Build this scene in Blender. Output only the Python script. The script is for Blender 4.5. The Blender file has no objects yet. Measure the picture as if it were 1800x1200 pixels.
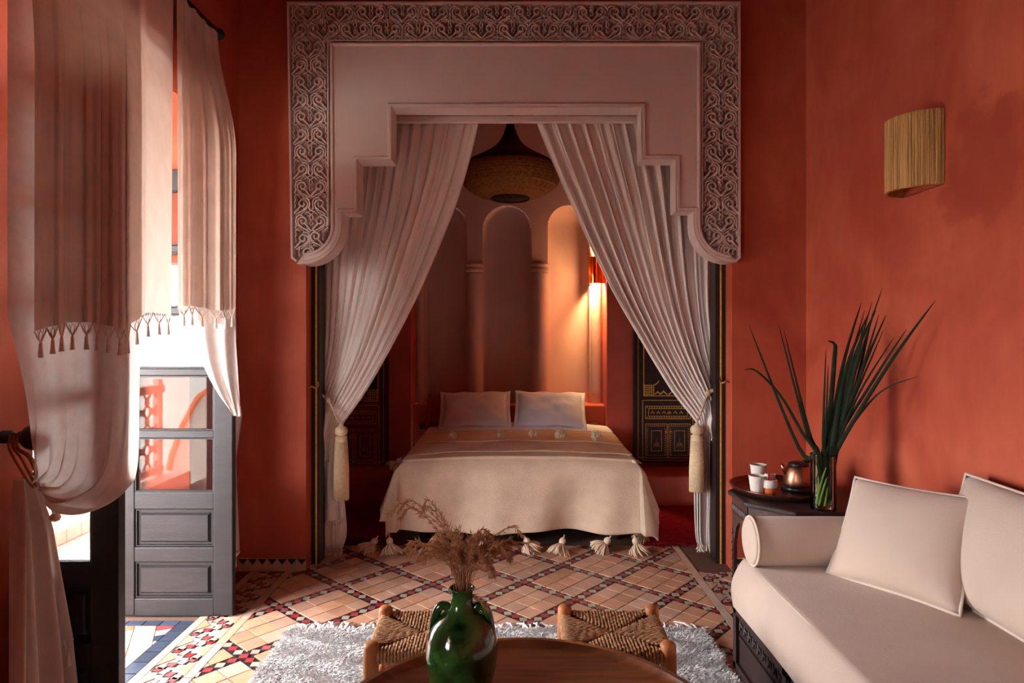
import bpy, bmesh, math, random
import numpy as np
from mathutils import Vector, Matrix

random.seed(7)
rng = np.random.default_rng(11)
R = math.radians
PI = math.pi
scene = bpy.context.scene
C = scene.collection

# ------------------------------------------------------------------ camera
F, CX, CY, CH = 1150.0, 908.0, 583.0, 1.46      # focal (px), vanishing point, eye height
cam_d = bpy.data.cameras.new('camera')
cam = bpy.data.objects.new('camera', cam_d)
C.objects.link(cam)
cam.location = (0, 0, CH)
cam.rotation_euler = (PI/2, 0, 0)
cam_d.sensor_width = 36.0
cam_d.lens = F*36.0/1800.0
cam_d.shift_x = (900-CX)/1800.0
cam_d.shift_y = (CY-600)/1800.0
cam_d.clip_start = 0.05
scene.camera = cam

# ------------------------------------------------------------------ daylight
wd = bpy.data.worlds.new('world')
scene.world = wd
wd.use_nodes = True
bgn = wd.node_tree.nodes['Background']
bgn.inputs['Color'].default_value = (0.93, 0.96, 1.0, 1)
bgn.inputs['Strength'].default_value = 29.0

def portal(x, y0, y1, z0, z1):
    ld = bpy.data.lights.new('daylight_portal', 'AREA')
    ld.shape = 'RECTANGLE'
    ld.size, ld.size_y = (z1-z0), (y1-y0)
    ld.cycles.is_portal = True
    o = bpy.data.objects.new('daylight_portal', ld)
    C.objects.link(o)
    o.location = (x, (y0+y1)/2, (z0+z1)/2)
    o.rotation_euler = (0, -PI/2, 0)
    return o
portal(-2.12, 2.27, 3.40, 0.0, 2.65)
portal(-2.12, -0.6, 0.4, 0.8, 2.1)  # opening of the added fill window

vs = scene.view_settings
scene.display_settings.display_device = 'sRGB'
vs.view_transform = 'Standard'
vs.look = 'None'
vs.gamma = 1.0
vs.use_curve_mapping = False
vs.exposure = 0.48
scene.cycles.max_bounces = 8
scene.cycles.diffuse_bounces = 5
scene.cycles.transparent_max_bounces = 12
scene.cycles.sample_clamp_indirect = 6.0

# ------------------------------------------------------------------ helpers
def lin(r, g, b):
    def f(c):
        c /= 255.0
        return c/12.92 if c <= 0.04045 else ((c+0.055)/1.055)**2.4
    return (f(r), f(g), f(b))

MATS = {}
def mat(name, col, rough=0.7, var=0.12, scale=6.0, bump=0.0, bscale=40.0, metal=0.0,
        spec=0.3, rand=0.0, translucent=0.0, stretch=(1, 1, 1), sheen=0.0, coat=0.0, detail=4.0,
        col2=None, emit=None, huevar=0.0):
    m = bpy.data.materials.new(name)
    m.use_nodes = True
    nt = m.node_tree
    N, L = nt.nodes, nt.links
    b = N['Principled BSDF']
    out = N['Material Output']
    b.inputs['Roughness'].default_value = rough
    b.inputs['Metallic'].default_value = metal
    b.inputs['Specular IOR Level'].default_value = spec
    if sheen: b.inputs['Sheen Weight'].default_value = sheen
    if coat:
        b.inputs['Coat Weight'].default_value = coat
        b.inputs['Coat Roughness'].default_value = 0.06
    tc = N.new('ShaderNodeTexCoord')
    mp = N.new('ShaderNodeMapping')
    mp.inputs['Scale'].default_value = stretch
    geo = N.new('ShaderNodeNewGeometry')
    L.new(geo.outputs['Position'], mp.inputs['Vector'])
    nz = N.new('ShaderNodeTexNoise')
    nz.inputs['Scale'].default_value = scale
    nz.inputs['Detail'].default_value = detail
    L.new(mp.outputs['Vector'], nz.inputs['Vector'])
    rp = N.new('ShaderNodeValToRGB')
    c1 = tuple(max(0, c*(1-var)) for c in col)
    c2 = tuple(min(1, c*(1+var)) for c in col) if col2 is None else col2
    rp.color_ramp.elements[0].position = 0.32
    rp.color_ramp.elements[1].position = 0.68
    rp.color_ramp.elements[0].color = (*c1, 1)
    rp.color_ramp.elements[1].color = (*c2, 1)
    L.new(nz.outputs['Fac'], rp.inputs['Fac'])
    last = rp.outputs['Color']
    if rand or huevar:
        oi = N.new('ShaderNodeObjectInfo')
        hs = N.new('ShaderNodeHueSaturation')
        mr = N.new('ShaderNodeMapRange')
        mr.inputs['To Min'].default_value = 1-rand
        mr.inputs['To Max'].default_value = 1+rand
        L.new(oi.outputs['Random'], mr.inputs['Value'])
        L.new(mr.outputs['Result'], hs.inputs['Value'])
        if huevar:
            wn = N.new('ShaderNodeTexWhiteNoise')
            wn.noise_dimensions = '1D'
            L.new(oi.outputs['Random'], wn.inputs['W'])
            m2 = N.new('ShaderNodeMapRange')
            m2.inputs['To Min'].default_value = 1-huevar
            m2.inputs['To Max'].default_value = 1+huevar
            L.new(wn.outputs['Value'], m2.inputs['Value'])
            L.new(m2.outputs['Result'], hs.inputs['Saturation'])
        L.new(last, hs.inputs['Color'])
        last = hs.outputs['Color']
    L.new(last, b.inputs['Base Color'])
    if bump:
        n2 = N.new('ShaderNodeTexNoise')
        n2.inputs['Scale'].default_value = bscale
        n2.inputs['Detail'].default_value = 3.0
        L.new(mp.outputs['Vector'], n2.inputs['Vector'])
        bp = N.new('ShaderNodeBump')
        bp.inputs['Strength'].default_value = bump
        bp.inputs['Distance'].default_value = 0.01
        L.new(n2.outputs['Fac'], bp.inputs['Height'])
        L.new(bp.outputs['Normal'], b.inputs['Normal'])
    if emit:
        b.inputs['Emission Color'].default_value = (*emit[0], 1)
        b.inputs['Emission Strength'].default_value = emit[1]
    if translucent:
        tr = N.new('ShaderNodeBsdfTranslucent')
        L.new(last, tr.inputs['Color'])
        mx = N.new('ShaderNodeMixShader')
        mx.inputs['Fac'].default_value = translucent
        L.new(b.outputs['BSDF'], mx.inputs[1])
        L.new(tr.outputs['BSDF'], mx.inputs[2])
        L.new(mx.outputs['Shader'], out.inputs['Surface'])
    MATS[name] = m
    return m

def glass(name, tint, refl=0.06, rough=0.02):
    m = bpy.data.materials.new(name)
    m.use_nodes = True
    nt = m.node_tree
    N, L = nt.nodes, nt.links
    N.remove(N['Principled BSDF'])
    t = N.new('ShaderNodeBsdfTransparent'); t.inputs['Color'].default_value = (*tint, 1)
    g = N.new('ShaderNodeBsdfGlossy'); g.inputs['Roughness'].default_value = rough
    fr = N.new('ShaderNodeFresnel'); fr.inputs['IOR'].default_value = 1.45
    mx = N.new('ShaderNodeMixShader')
    L.new(fr.outputs['Fac'], mx.inputs['Fac'])
    L.new(t.outputs['BSDF'], mx.inputs[1]); L.new(g.outputs['BSDF'], mx.inputs[2])
    L.new(mx.outputs['Shader'], N['Material Output'].inputs['Surface'])
    MATS[name] = m
    return m

WP = {}
def wpos(o):
    return WP.get(o.name, Vector((0, 0, 0)))

def thing(name, label, cat, loc=(0, 0, 0), group=None):
    o = bpy.data.objects.new(name, None)
    o.empty_display_size = 0.05
    C.objects.link(o)
    o.location = loc
    WP[o.name] = Vector(loc)
    o['label'] = label
    o['category'] = cat
    if group: o['group'] = group
    return o

def tag(o, label, cat, group=None):
    o['label'] = label; o['category'] = cat
    if group: o['group'] = group
    return o

def put(name, me, parent=None, loc=(0, 0, 0), rot=None):
    """link a mesh whose coordinates are relative to the world point loc"""
    o = bpy.data.objects.new(name, me)
    C.objects.link(o)
    pw = wpos(parent) if parent else Vector((0, 0, 0))
    o.location = Vector(loc)-pw
    WP[o.name] = Vector(loc)
    if rot: o.rotation_euler = rot
    if parent: o.parent = parent
    return o

class MB:
    def __init__(s):
        s.v = []; s.f = []
    def add(s, vs, fs):
        n = len(s.v)
        s.v.extend([tuple(p) for p in vs]); s.f.extend([tuple(i+n for i in f) for f in fs])
        return s
    def box(s, x0, x1, y0, y1, z0, z1):
        return s.add([(x0, y0, z0), (x1, y0, z0), (x1, y1, z0), (x0, y1, z0), (x0, y0, z1), (x1, y0, z1), (x1, y1, z1), (x0, y1, z1)],
                     [(0, 3, 2, 1), (4, 5, 6, 7), (0, 1, 5, 4), (1, 2, 6, 5), (2, 3, 7, 6), (3, 0, 4, 7)])
    def cbox(s, x0, x1, y0, y1, z0, z1, c):
        """box whose -y face is chamfered"""
        return s.add([(x0, y1, z0), (x1, y1, z0), (x1, y1, z1), (x0, y1, z1),
                      (x0+c, y0, z0+c), (x1-c, y0, z0+c), (x1-c, y0, z1-c), (x0+c, y0, z1-c)],
                     [(0, 1, 2, 3), (7, 6, 5, 4), (0, 4, 5, 1), (1, 5, 6, 2), (2, 6, 7, 3), (3, 7, 4, 0)])
    def prism(s, poly, fn0, fn1):
        n = len(poly)
        a = [fn0(p) for p in poly]; b = [fn1(p) for p in poly]
        fs = [tuple(range(n)), tuple(range(2*n-1, n-1, -1))]
        for i in range(n):
            j = (i+1) % n
            fs.append((i, i+n, j+n, j))
        return s.add(a+b, fs)
    def tube(s, pts, rad, k=8, cap=True, ellipse=1.0):
        pts = [Vector(p) for p in pts]
        n = len(pts)
        if not hasattr(rad, '__len__'): rad = [rad]*n
        up = Vector((0, 0, 1))
        prev = None
        vs, fs = [], []
        for i in range(n):
            t = (pts[min(i+1, n-1)]-pts[max(i-1, 0)])
            if t.length < 1e-9: t = Vector((0, 0, 1))
            t.normalize()
            if prev is None:
                a = t.cross(up if abs(t.z) < 0.9 else Vector((1, 0, 0))).normalized()
            else:
                a = (prev-t*prev.dot(t)).normalized()
            prev = a
            b = t.cross(a)
            for q in range(k):
                an = 2*PI*q/k
                vs.append(pts[i]+a*math.cos(an)*rad[i]+b*math.sin(an)*rad[i]*ellipse)
        for i in range(n-1):
            for q in range(k):
                fs.append((i*k+q, i*k+(q+1) % k, (i+1)*k+(q+1) % k, (i+1)*k+q))
        if cap:
            fs.append(tuple(range(k-1, -1, -1))); fs.append(tuple((n-1)*k+q for q in range(k)))
        return s.add(vs, fs)
    def lathe(s, prof, c=(0, 0, 0), seg=32, a0=0.0, a1=2*PI, fn=None):
        full = abs(a1-a0-2*PI) < 1e-6
        m = seg if full else seg+1
        vs, fs = [], []
        for (r, z) in prof:
            for q in range(m):
                an = a0+(a1-a0)*q/seg
                rr = r if fn is None else fn(r, z, an)
                vs.append((c[0]+rr*math.cos(an), c[1]+rr*math.sin(an), c[2]+z))
        for i in range(len(prof)-1):
            for q in range(seg):
                q2 = (q+1) % m
                fs.append((i*m+q, i*m+q2, (i+1)*m+q2, (i+1)*m+q))
        if full:
            if prof[0][0] > 1e-5: fs.append(tuple(range(m-1, -1, -1)))
            if prof[-1][0] > 1e-5: fs.append(tuple((len(prof)-1)*m+q for q in range(m)))
        return s.add(vs, fs)
    def grid(s, f, nu, nv):
        vs = [f(i/nu, j/nv) for j in range(nv+1) for i in range(nu+1)]
        fs = [(j*(nu+1)+i, j*(nu+1)+i+1, (j+1)*(nu+1)+i+1, (j+1)*(nu+1)+i) for j in range(nv) for i in range(nu)]
        return s.add(vs, fs)
    def ribbon(s, pts, w, y_back, y_front, closed=False, chamfer=0.25):
        """band along a polyline in XZ, raised from y_back to y_front (mitred)"""
        P = [Vector((p[0], p[1])) for p in pts]
        n = len(P)
        nor = []
        for i in range(n):
            if closed:
                a, b = P[i-1], P[(i+1) % n]
            else:
                a, b = P[max(i-1, 0)], P[min(i+1, n-1)]
            d1 = (P[i]-a); d2 = (b-P[i])
            if d1.length < 1e-9: d1 = d2
            if d2.length < 1e-9: d2 = d1
            d1 = d1.normalized(); d2 = d2.normalized()
            n1 = Vector((-d1.y, d1.x)); n2 = Vector((-d2.y, d2.x))
            mm = n1+n2
            if mm.length < 1e-6: mm = n1
            mm = mm.normalized()
            k = min(2.0, 1/max(0.3, mm.dot(n1)))
            nor.append(mm*k)
        vs, fs = [], []
        for i in range(n):
            o = nor[i]*(w/2); q = nor[i]*(w/2*(1-chamfer*1.4))
            for (pp, yy) in ((P[i]-o, y_back), (P[i]-q, y_front), (P[i]+q, y_front), (P[i]+o, y_back)):
                vs.append((pp.x, yy, pp.y))
        m = n if closed else n-1
        for i in range(m):
            a = i*4; b = ((i+1) % n)*4
            for q in range(3):
                fs.append((a+q, b+q, b+q+1, a+q+1))
        if not closed:
            fs.append((0, 1, 2, 3)); e = (n-1)*4; fs.append((e+3, e+2, e+1, e))
        return s.add(vs, fs)
    def mesh(s, name, m, smooth=False, fix=True):
        me = bpy.data.meshes.new(name)
        me.from_pydata(s.v, [], s.f)
        if m is not None: me.materials.append(MATS[m])
        if fix:
            bm = bmesh.new(); bm.from_mesh(me)
            bmesh.ops.recalc_face_normals(bm, faces=bm.faces)
            bm.to_mesh(me); bm.free()
        if smooth:
            me.polygons.foreach_set('use_smooth', [True]*len(me.polygons))
        me.update()
        return me
    def build(s, name, m, parent=None, smooth=False, bevel=0.0, auto=False, bseg=2):
        me = s.mesh(name, m, smooth)
        o = put(name, me, parent)
        if bevel:
            md = o.modifiers.new('bevel', 'BEVEL'); md.width = bevel; md.segments = bseg
            md.limit_method = 'ANGLE'; md.angle_limit = R(35)
            me.polygons.foreach_set('use_smooth', [False]*len(me.polygons))
        if auto:
            for e in me.edges: pass
            o.modifiers.new('split', 'EDGE_SPLIT').split_angle = R(40)
        return o

def struct(o):
    o['kind'] = 'structure'
    return o
def stuff(o):
    o['kind'] = 'stuff'
    return o

def PX(px, d): return (px-CX)*d/F
def PZ(py, d): return CH-(py-CY)*d/F

def smooth01(t):
    t = max(0.0, min(1.0, t)); return t*t*(3-2*t)
def interp(x, xs, ys):
    return float(np.interp(x, xs, ys))
def catmull(pts, n):
    pts = [Vector(p) for p in pts]
    out = []
    m = len(pts)-1
    for i in range(m):
        p0 = pts[max(i-1, 0)]; p1 = pts[i]; p2 = pts[i+1]; p3 = pts[min(i+2, m)]
        for k in range(n):
            t = k/n
            out.append(0.5*((2*p1)+(p2-p0)*t+(2*p0-5*p1+4*p2-p3)*t*t+(3*p1-p0-3*p2+p3)*t**3))
    out.append(pts[-1])
    return out

# ------------------------------------------------------------------ materials
def plaster_red(name):
    m = bpy.data.materials.new(name)
    m.use_nodes = True
    nt = m.node_tree; N, L = nt.nodes, nt.links
    b = N['Principled BSDF']
    b.inputs['Roughness'].default_value = 0.62
    b.inputs['Specular IOR Level'].default_value = 0.25
    geo = N.new('ShaderNodeNewGeometry')
    n1 = N.new('ShaderNodeTexNoise'); n1.inputs['Scale'].default_value = 1.6; n1.inputs['Detail'].default_value = 6; n1.inputs['Distortion'].default_value = 0.6
    L.new(geo.outputs['Position'], n1.inputs['Vector'])
    r1 = N.new('ShaderNodeValToRGB')
    e = r1.color_ramp.elements
    e[0].position = 0.36; e[0].color = (*lin(165, 66, 46), 1)
    e[1].position = 0.66; e[1].color = (*lin(193, 94, 67), 1)
    L.new(n1.outputs['Fac'], r1.inputs['Fac'])
    # fine trowel streaks
    mp = N.new('ShaderNodeMapping'); mp.inputs['Scale'].default_value = (1, 1, 0.35)
    L.new(geo.outputs['Position'], mp.inputs['Vector'])
    n2 = N.new('ShaderNodeTexNoise'); n2.inputs['Scale'].default_value = 14; n2.inputs['Detail'].default_value = 5
    L.new(mp.outputs['Vector'], n2.inputs['Vector'])
    mx = N.new('ShaderNodeMix'); mx.data_type = 'RGBA'; mx.blend_type = 'MULTIPLY'
    r2 = N.new('ShaderNodeValToRGB')
    r2.color_ramp.elements[0].position = 0.3; r2.color_ramp.elements[0].color = (0.84, 0.78, 0.76, 1)
    r2.color_ramp.elements[1].position = 0.65; r2.color_ramp.elements[1].color = (1, 1, 1, 1)
    L.new(n2.outputs['Fac'], r2.inputs['Fac'])
    mx.inputs['Factor'].default_value = 0.6
    L.new(r1.outputs['Color'], mx.inputs['A']); L.new(r2.outputs['Color'], mx.inputs['B'])
    # old damp stains beside the wall light
    prev = mx.outputs['Result']
    for (cy, cz, ry, rz, amt) in ((2.50, 2.10, 0.20, 0.26, 0.75), (2.60, 1.98, 0.16, 0.16, 0.7), (3.0, 1.86, 0.25, 0.16, 0.3), (2.35, 2.24, 0.10, 0.08, 0.5)):
        ma = N.new('ShaderNodeMapping')
        ma.vector_type = 'TEXTURE'
        ma.inputs['Location'].default_value = (1.77, cy, cz)
        ma.inputs['Scale'].default_value = (0.3, ry, rz)
        L.new(geo.outputs['Position'], ma.inputs['Vector'])
        n3 = N.new('ShaderNodeTexNoise'); n3.inputs['Scale'].default_value = 7; n3.inputs['Detail'].default_value = 6
        L.new(geo.outputs['Position'], n3.inputs['Vector'])
        ln = N.new('ShaderNodeVectorMath'); ln.operation = 'LENGTH'
        L.new(ma.outputs['Vector'], ln.inputs[0])
        ad = N.new('ShaderNodeMath'); ad.operation = 'MULTIPLY_ADD'; ad.inputs[1].default_value = 2.2; 
        L.new(n3.outputs['Fac'], ad.inputs[0]); L.new(ln.outputs['Value'], ad.inputs[2])
        mr = N.new('ShaderNodeMapRange'); mr.interpolation_type = 'SMOOTHSTEP'
        mr.inputs['From Min'].default_value = 2.15; mr.inputs['From Max'].default_value = 1.7
        mr.inputs['To Min'].default_value = 0; mr.inputs['To Max'].default_value = amt
        L.new(ad.outputs['Value'], mr.inputs['Value'])
        m2 = N.new('ShaderNodeMix'); m2.data_type = 'RGBA'
        L.new(mr.outputs['Result'], m2.inputs['Factor'])
        L.new(prev, m2.inputs['A']); m2.inputs['B'].default_value = (*lin(150, 56, 38), 1)
        prev = m2.outputs['Result']
    L.new(prev, b.inputs['Base Color'])
    bp = N.new('ShaderNodeBump'); bp.inputs['Strength'].default_value = 0.25; bp.inputs['Distance'].default_value = 0.006
    L.new(n2.outputs['Fac'], bp.inputs['Height']); L.new(bp.outputs['Normal'], b.inputs['Normal'])
    MATS[name] = m
plaster_red('red_plaster')
mat('deep_red_plaster', lin(182, 86, 68), 0.7, 0.15, 3, 0.2, 20)
mat('white_plaster', lin(222, 198, 188), 0.75, 0.03, 5, 0.08, 60)
mat('carve_ground_shade', lin(196, 164, 152), 0.85, 0.05, 9)  # same plaster, darkened to stand in for shade between the carving
mat('niche_plaster', lin(205, 172, 158), 0.72, 0.06, 3, 0.1, 40)
mat('dark_ceiling', lin(70, 40, 32), 0.8, 0.1)
mat('dark_frame', lin(46, 34, 32), 0.4, 0.2, 20)
mat('door_paint', lin(40, 36, 37), 0.42, 0.18, 5, 0.10, 60, spec=0.35, stretch=(1, 1, 6))
mat('gold', lin(224, 176, 88), 0.4, 0.15, 40, metal=0.25)
mat('brass', lin(200, 150, 96), 0.28, 0.1, 30, metal=1.0)
mat('black_metal', lin(28, 24, 24), 0.35, 0.1, spec=0.5)
mat('cabinet_red', lin(112, 32, 40), 0.5, 0.2, 14)
mat('cabinet_dark', lin(44, 26, 28), 0.45, 0.2, 14)
mat('cabinet_blue', lin(40, 62, 96), 0.5, 0.2, 14)
mat('gauze', lin(236, 224, 216), 0.9, 0.05, 30, 0.12, 220, spec=0.1, translucent=0.27)
mat('shawl', lin(226, 206, 192), 0.9, 0.06, 12, 0.15, 260, spec=0.1, translucent=0.19)
mat('drape', lin(244, 231, 222), 0.85, 0.05, 25, 0.15, 160, spec=0.15, translucent=0.06, stretch=(1, 1, 0.15))
mat('fringe', lin(232, 216, 204), 0.9, 0.1, 40)
mat('silk_tassel', lin(232, 204, 164), 0.55, 0.1, 60, sheen=0.3)
mat('wool', lin(232, 205, 178), 0.95, 0.07, 10, 0.5, 170, spec=0.08)
mat('wool_tassel', lin(236, 212, 184), 0.95, 0.1, 40, spec=0.08)
mat('linen_white', lin(230, 234, 246), 0.85, 0.02, 10, 0.1, 60, spec=0.15)
mat('terracotta_cloth', lin(170, 84, 60), 0.9, 0.08, 12)
mat('velvet', lin(202, 178, 160), 0.85, 0.05, 5, 0.12, 120, spec=0.15, sheen=0.25)
mat('piping', lin(218, 198, 182), 0.85, 0.04, 20)
mat('sofa_wood', lin(52, 36, 34), 0.45, 0.25, 12, 0.2, 40, spec=0.4)
mat('table_carve', lin(74, 46, 38), 0.5, 0.3, 26, 0.3, 60, spec=0.4)
mat('walnut', lin(110, 60, 32), 0.32, 0.35, 5, 0.08, 30, spec=0.5, stretch=(1, 9, 1), coat=0.3)
mat('stool_wood', lin(178, 112, 66), 0.5, 0.2, 9, 0.1, 40, stretch=(1, 1, .3))
mat('rush_cord', lin(176, 132, 94), 0.85, 0.3, 60, 0.4, 200)
mat('raffia', lin(208, 158, 96), 0.75, 0.25, 90, 0.3, 200, stretch=(1, 1, .05), translucent=0.15)
mat('raffia_lit', lin(226, 158, 88), 0.75, 0.4, 90, stretch=(1, 1, .05), translucent=0.65)
mat('wicker', lin(150, 98, 48), 0.7, 0.35, 60, 0.5, 160)
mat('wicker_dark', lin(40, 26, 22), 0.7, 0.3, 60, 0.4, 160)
mat('copper', lin(180, 124, 98), 0.36, 0.06, 20, metal=1.0)
mat('tray_metal', lin(120, 76, 62), 0.3, 0.2, 30, 0.1, 90, metal=0.9)
mat('paper_white', lin(228, 214, 204), 0.8, 0.03)
mat('paper_orange', lin(206, 92, 40), 0.7, 0.05)
mat('packet_red', lin(150, 40, 36), 0.5, 0.1)
mat('green_glaze', lin(20, 46, 20), 0.12, 0.6, 16, 0.10, 22, spec=0.5, coat=0.6, col2=lin(54, 94, 38))
mat('dry_grass', lin(166, 114, 78), 0.9, 0.25, 80, translucent=0.2)
mat('palm_leaf', lin(32, 40, 24), 0.6, 0.3, 20, spec=0.15)
mat('stem_green', lin(122, 142, 50), 0.5, 0.2, 20)
mat('rug_pile', lin(240, 237, 236), 0.95, 0.08, 30, spec=0.05)
mat('red_carpet', lin(138, 24, 38), 0.95, 0.25, 30, 0.3, 120, spec=0.05)
mat('grout', lin(104, 78, 66), 0.9, 0.1, 30)
mat('tile_clay', lin(196, 152, 126), 0.5, 0.12, 9, 0.10, 30, spec=0.4, rand=0.17, huevar=0.14)
mat('tile_beige', lin(196, 168, 146), 0.5, 0.10, 12, spec=0.4, rand=0.10, huevar=0.3)
mat('tile_red', lin(150, 64, 66), 0.4, 0.15, 20, spec=0.45, rand=0.2, huevar=0.15)
mat('tile_grey', lin(178, 164, 146), 0.5, 0.12, 20, spec=0.4, rand=0.12)
mat('tile_black', lin(38, 32, 34), 0.4, 0.2, 20, spec=0.45)
mat('tile_navy', lin(48, 58, 76), 0.3, 0.3, 25, spec=0.5, rand=0.2)
mat('tile_orange', lin(216, 104, 72), 0.4, 0.1, 20, spec=0.45, rand=0.1)
mat('terrace_stone', lin(168, 150, 138), 0.8, 0.15, 8, rand=0.12)
mat('terrace_white', lin(226, 218, 206), 0.8, 0.05)
mat('courtyard_orange', lin(206, 110, 74), 0.8, 0.08)
mat('lattice_wood', lin(120, 84, 62), 0.7, 0.1)
mat('water', lin(150, 170, 150), 0.1, 0.02)
mat('cord', lin(206, 172, 142), 0.8, 0.2, 90)
mat('cord_brown', lin(150, 96, 66), 0.8, 0.2, 90)
mat('outlet', lin(120, 74, 58), 0.5, 0.05)
glass('pane_glass', (0.96, 0.98, 0.97))
glass('vase_glass', (0.90, 0.95, 0.92))

# ================================================================== STRUCTURE
W = 4.0            # depth of the wall with the bed alcove
XL, XR = -1.70, 1.77
JL, JR = -1.287, 1.318   # alcove opening
ALC = 5.9          # alcove rear wall
TOP = 4.3

# ---- walls
o = struct(MB().box(XL-0.35, JL, W, W+0.10, 0, TOP).box(JR, 2.3, W, W+0.12, 0, TOP).box(JL, JR, W, W+0.10, 3.05, TOP).build('wall_back', 'red_plaster'))
o = struct(MB().box(XR, XR+0.3, -2.2, W, 0, TOP).build('wall_right', 'red_plaster'))
o = struct(MB().box(XL-0.35, XL, 0.4, 2.30, 0, TOP).box(XL-0.35, XL, -2.2, -0.6, 0, TOP).box(XL-0.35, XL, -0.6, 0.4, 2.1, TOP).box(XL-0.35, XL, -0.6, 0.4, 0, 0.8).box(XL-0.35, XL, 3.40, W, 0, TOP).box(XL-0.35, XL, 2.30, 3.40, 2.65, TOP).build('wall_left', 'red_plaster'))
struct(MB().box(XL-0.35, XR+0.3, -2.4, -2.2, 0, TOP).build('wall_behind', 'red_plaster'))
struct(MB().box(-2.4, 2.3, -2.4, 6.9, TOP, TOP+0.1).build('ceiling', 'dark_ceiling'))

# ---- alcove shell
XA0, XA1 = -1.82, 1.80
RX0, RX1 = -0.954, 0.815      # recess for the bed head
struct(MB().box(XA0-0.1, XA0, W+0.1, 6.6, 0, 3.6).build('wall_alcove_left', 'deep_red_plaster'))
struct(MB().box(XA1, XA1+0.1, W+0.12, 6.6, 0, 3.6).build('wall_alcove_right', 'deep_red_plaster'))
struct(MB().box(XA0-0.1, XA1+0.1, W+0.11, 6.7, 3.6, 3.7).build('ceiling_alcove', 'deep_red_plaster'))
struct(MB().box(XA0, RX0, ALC, 6.5, 0, 3.6).box(RX1, XA1, ALC, 6.5, 0, 3.6).build('wall_alcove_back', 'deep_red_plaster'))
# plastered steps either side of the bed
struct(MB().box(XA0, RX0-0.02, 5.45, ALC, 0, 0.26).build('trim_4', 'deep_red_plaster', bevel=0.01))
struct(MB().box(RX1+0.02, XA1, 5.45, ALC, 0, 0.26).build('trim_5', 'deep_red_plaster', bevel=0.01))
# headboard ledge
struct(MB().box(RX0, RX1, 6.02, 6.42, 0, 0.785).build('trim_6', 'deep_red_plaster', bevel=0.012))

# ---- niche wall: three round-headed niches
NY = 6.2
def niche_wall():
    me = MB()
    niches = [(-0.66, 0.19), (-0.089, 0.235), (0.495, 0.20)]
    edges = [RX0, -0.400, 0.222, RX1]
    z0, zt, ztop = 0.785, 2.66, 3.6
    for k, (c, w) in enumerate(niches):
        xl, xr = edges[k], edges[k+1]
        zs = zt-w
        arch = []
        ns, na = 10, 24
        for i in range(ns): arch.append((c-w, z0+(zs-z0)*i/ns))
        for i in range(na+1):
            a = PI-PI*i/na
            arch.append((c+w*math.cos(a), zs+w*math.sin(a)))
        for i in range(ns-1, -1, -1): arch.append((c+w, z0+(zs-z0)*i/ns))
        rect = []
        for (x, z) in arch:
            if z <= zs+1e-6 and abs(abs(x-c)-w) < 1e-6:
                rect.append((xl if x < c else xr, z))
            else:
                t = math.atan2(z-zs, x-c)          # 0..pi
                u = t/PI
                if u > 0.75: rect.append((xl, zs+(ztop-zs)*(1-u)/0.25))
                elif u < 0.25: rect.append((xr, zs+(ztop-zs)*u/0.25))
                else: rect.append((xr+(xl-xr)*(u-0.25)/0.5, ztop))
        n = len(arch)
        vs = [(x, NY, z) for x, z in rect]+[(x, NY, z) for x, z in arch]+[(c+(x-c)*0.965, NY+0.012, z if z < zs else zs+(z-zs)*0.965) for x, z in arch]
        fs = [(i, i+1, n+i+1, n+i) for i in range(n-1)]+[(n+i, n+i+1, 2*n+i+1, 2*n+i) for i in range(n-1)]
        me.add(vs, fs)
        # concave back
        def f(u, v, c=c, w=w*0.965, zs=zs, z0=z0):
            t = PI*u
            if v < 0.6:
                z = z0+(zs-z0)*v/0.6; ww = w
            else:
                a = (v-0.6)/0.4*PI/2
                z = zs+w*math.sin(a); ww = w*math.cos(a)
            d = 0.17*ww/w
            return (c-ww*math.cos(t), NY+0.012+d*math.sin(t)**0.8, z)
        me.grid(f, 24, 40)
    return me
o = niche_wall().build('wall_niche', 'niche_plaster', smooth=True)
o.modifiers.new('split', 'EDGE_SPLIT').split_angle = R(35)
struct(o)
def niche_column(x, r, a0=PI, a1=2*PI):
    m = MB()
    zc = PZ(475, NY)
    m.lathe([(r, 0.785), (r*0.97, zc-0.03)], (x, NY+0.02, 0), 20, a0, a1)
    o = m.build('column', 'niche_plaster', bpy.data.objects['wall_niche'], smooth=True)
    for dz in (0.0, 0.045):
        q = MB()
        prof = [(r*0.9, zc-0.02+dz), (r*1.12, zc-0.012+dz), (r*1.16, zc+0.004+dz), (r*1.12, zc+0.018+dz), (r*0.9, zc+0.022+dz)]
        q.lathe(prof, (x, NY+0.02, 0), 20, a0, a1)
        q.build('capital_ring', 'niche_plaster', o, smooth=True)
for x, r in ((-0.398, 0.076), (0.222, 0.076), (-0.905, 0.05), (0.755, 0.058)):
    niche_column(x, r)

# ---- carved lambrequin in front of the alcove (trim_1)
LY = 3.975
S = F/3.962
def lx(px): return (px-CX)/S
def lz(py): return CH+(CY-py)/S
YB, YF = 3.994, 3.952
def arc(cx, cy, r, a0, a1, n):
    return [(cx+r*math.cos(R(a0+(a1-a0)*i/n)), cy+r*math.sin(R(a0+(a1-a0)*i/n))) for i in range(n+1)]   # px space, y down
t1 = struct(bpy.data.objects.new('trim_1', None)); C.objects.link(t1); t1.location = (0, YB, 2.6); WP['trim_1'] = Vector((0, YB, 2.6))
outer = ([(507, 3), (1302, 3), (1302, 455), (1292, 461)] + arc(1285, 394, 67, 90, 180, 10) + [(1218, 372), (1187, 372), (1187, 281), (1127, 281), (1127, 190),
         (690, 190), (690, 283), (630, 283), (630, 375), (603, 375)] + arc(535, 397, 68, 0, 90, 10) + [(524, 463), (516, 455)])
def toxz(l): return [(lx(p[0]), lz(p[1])) for p in l]
poly = toxz(outer)
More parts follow.
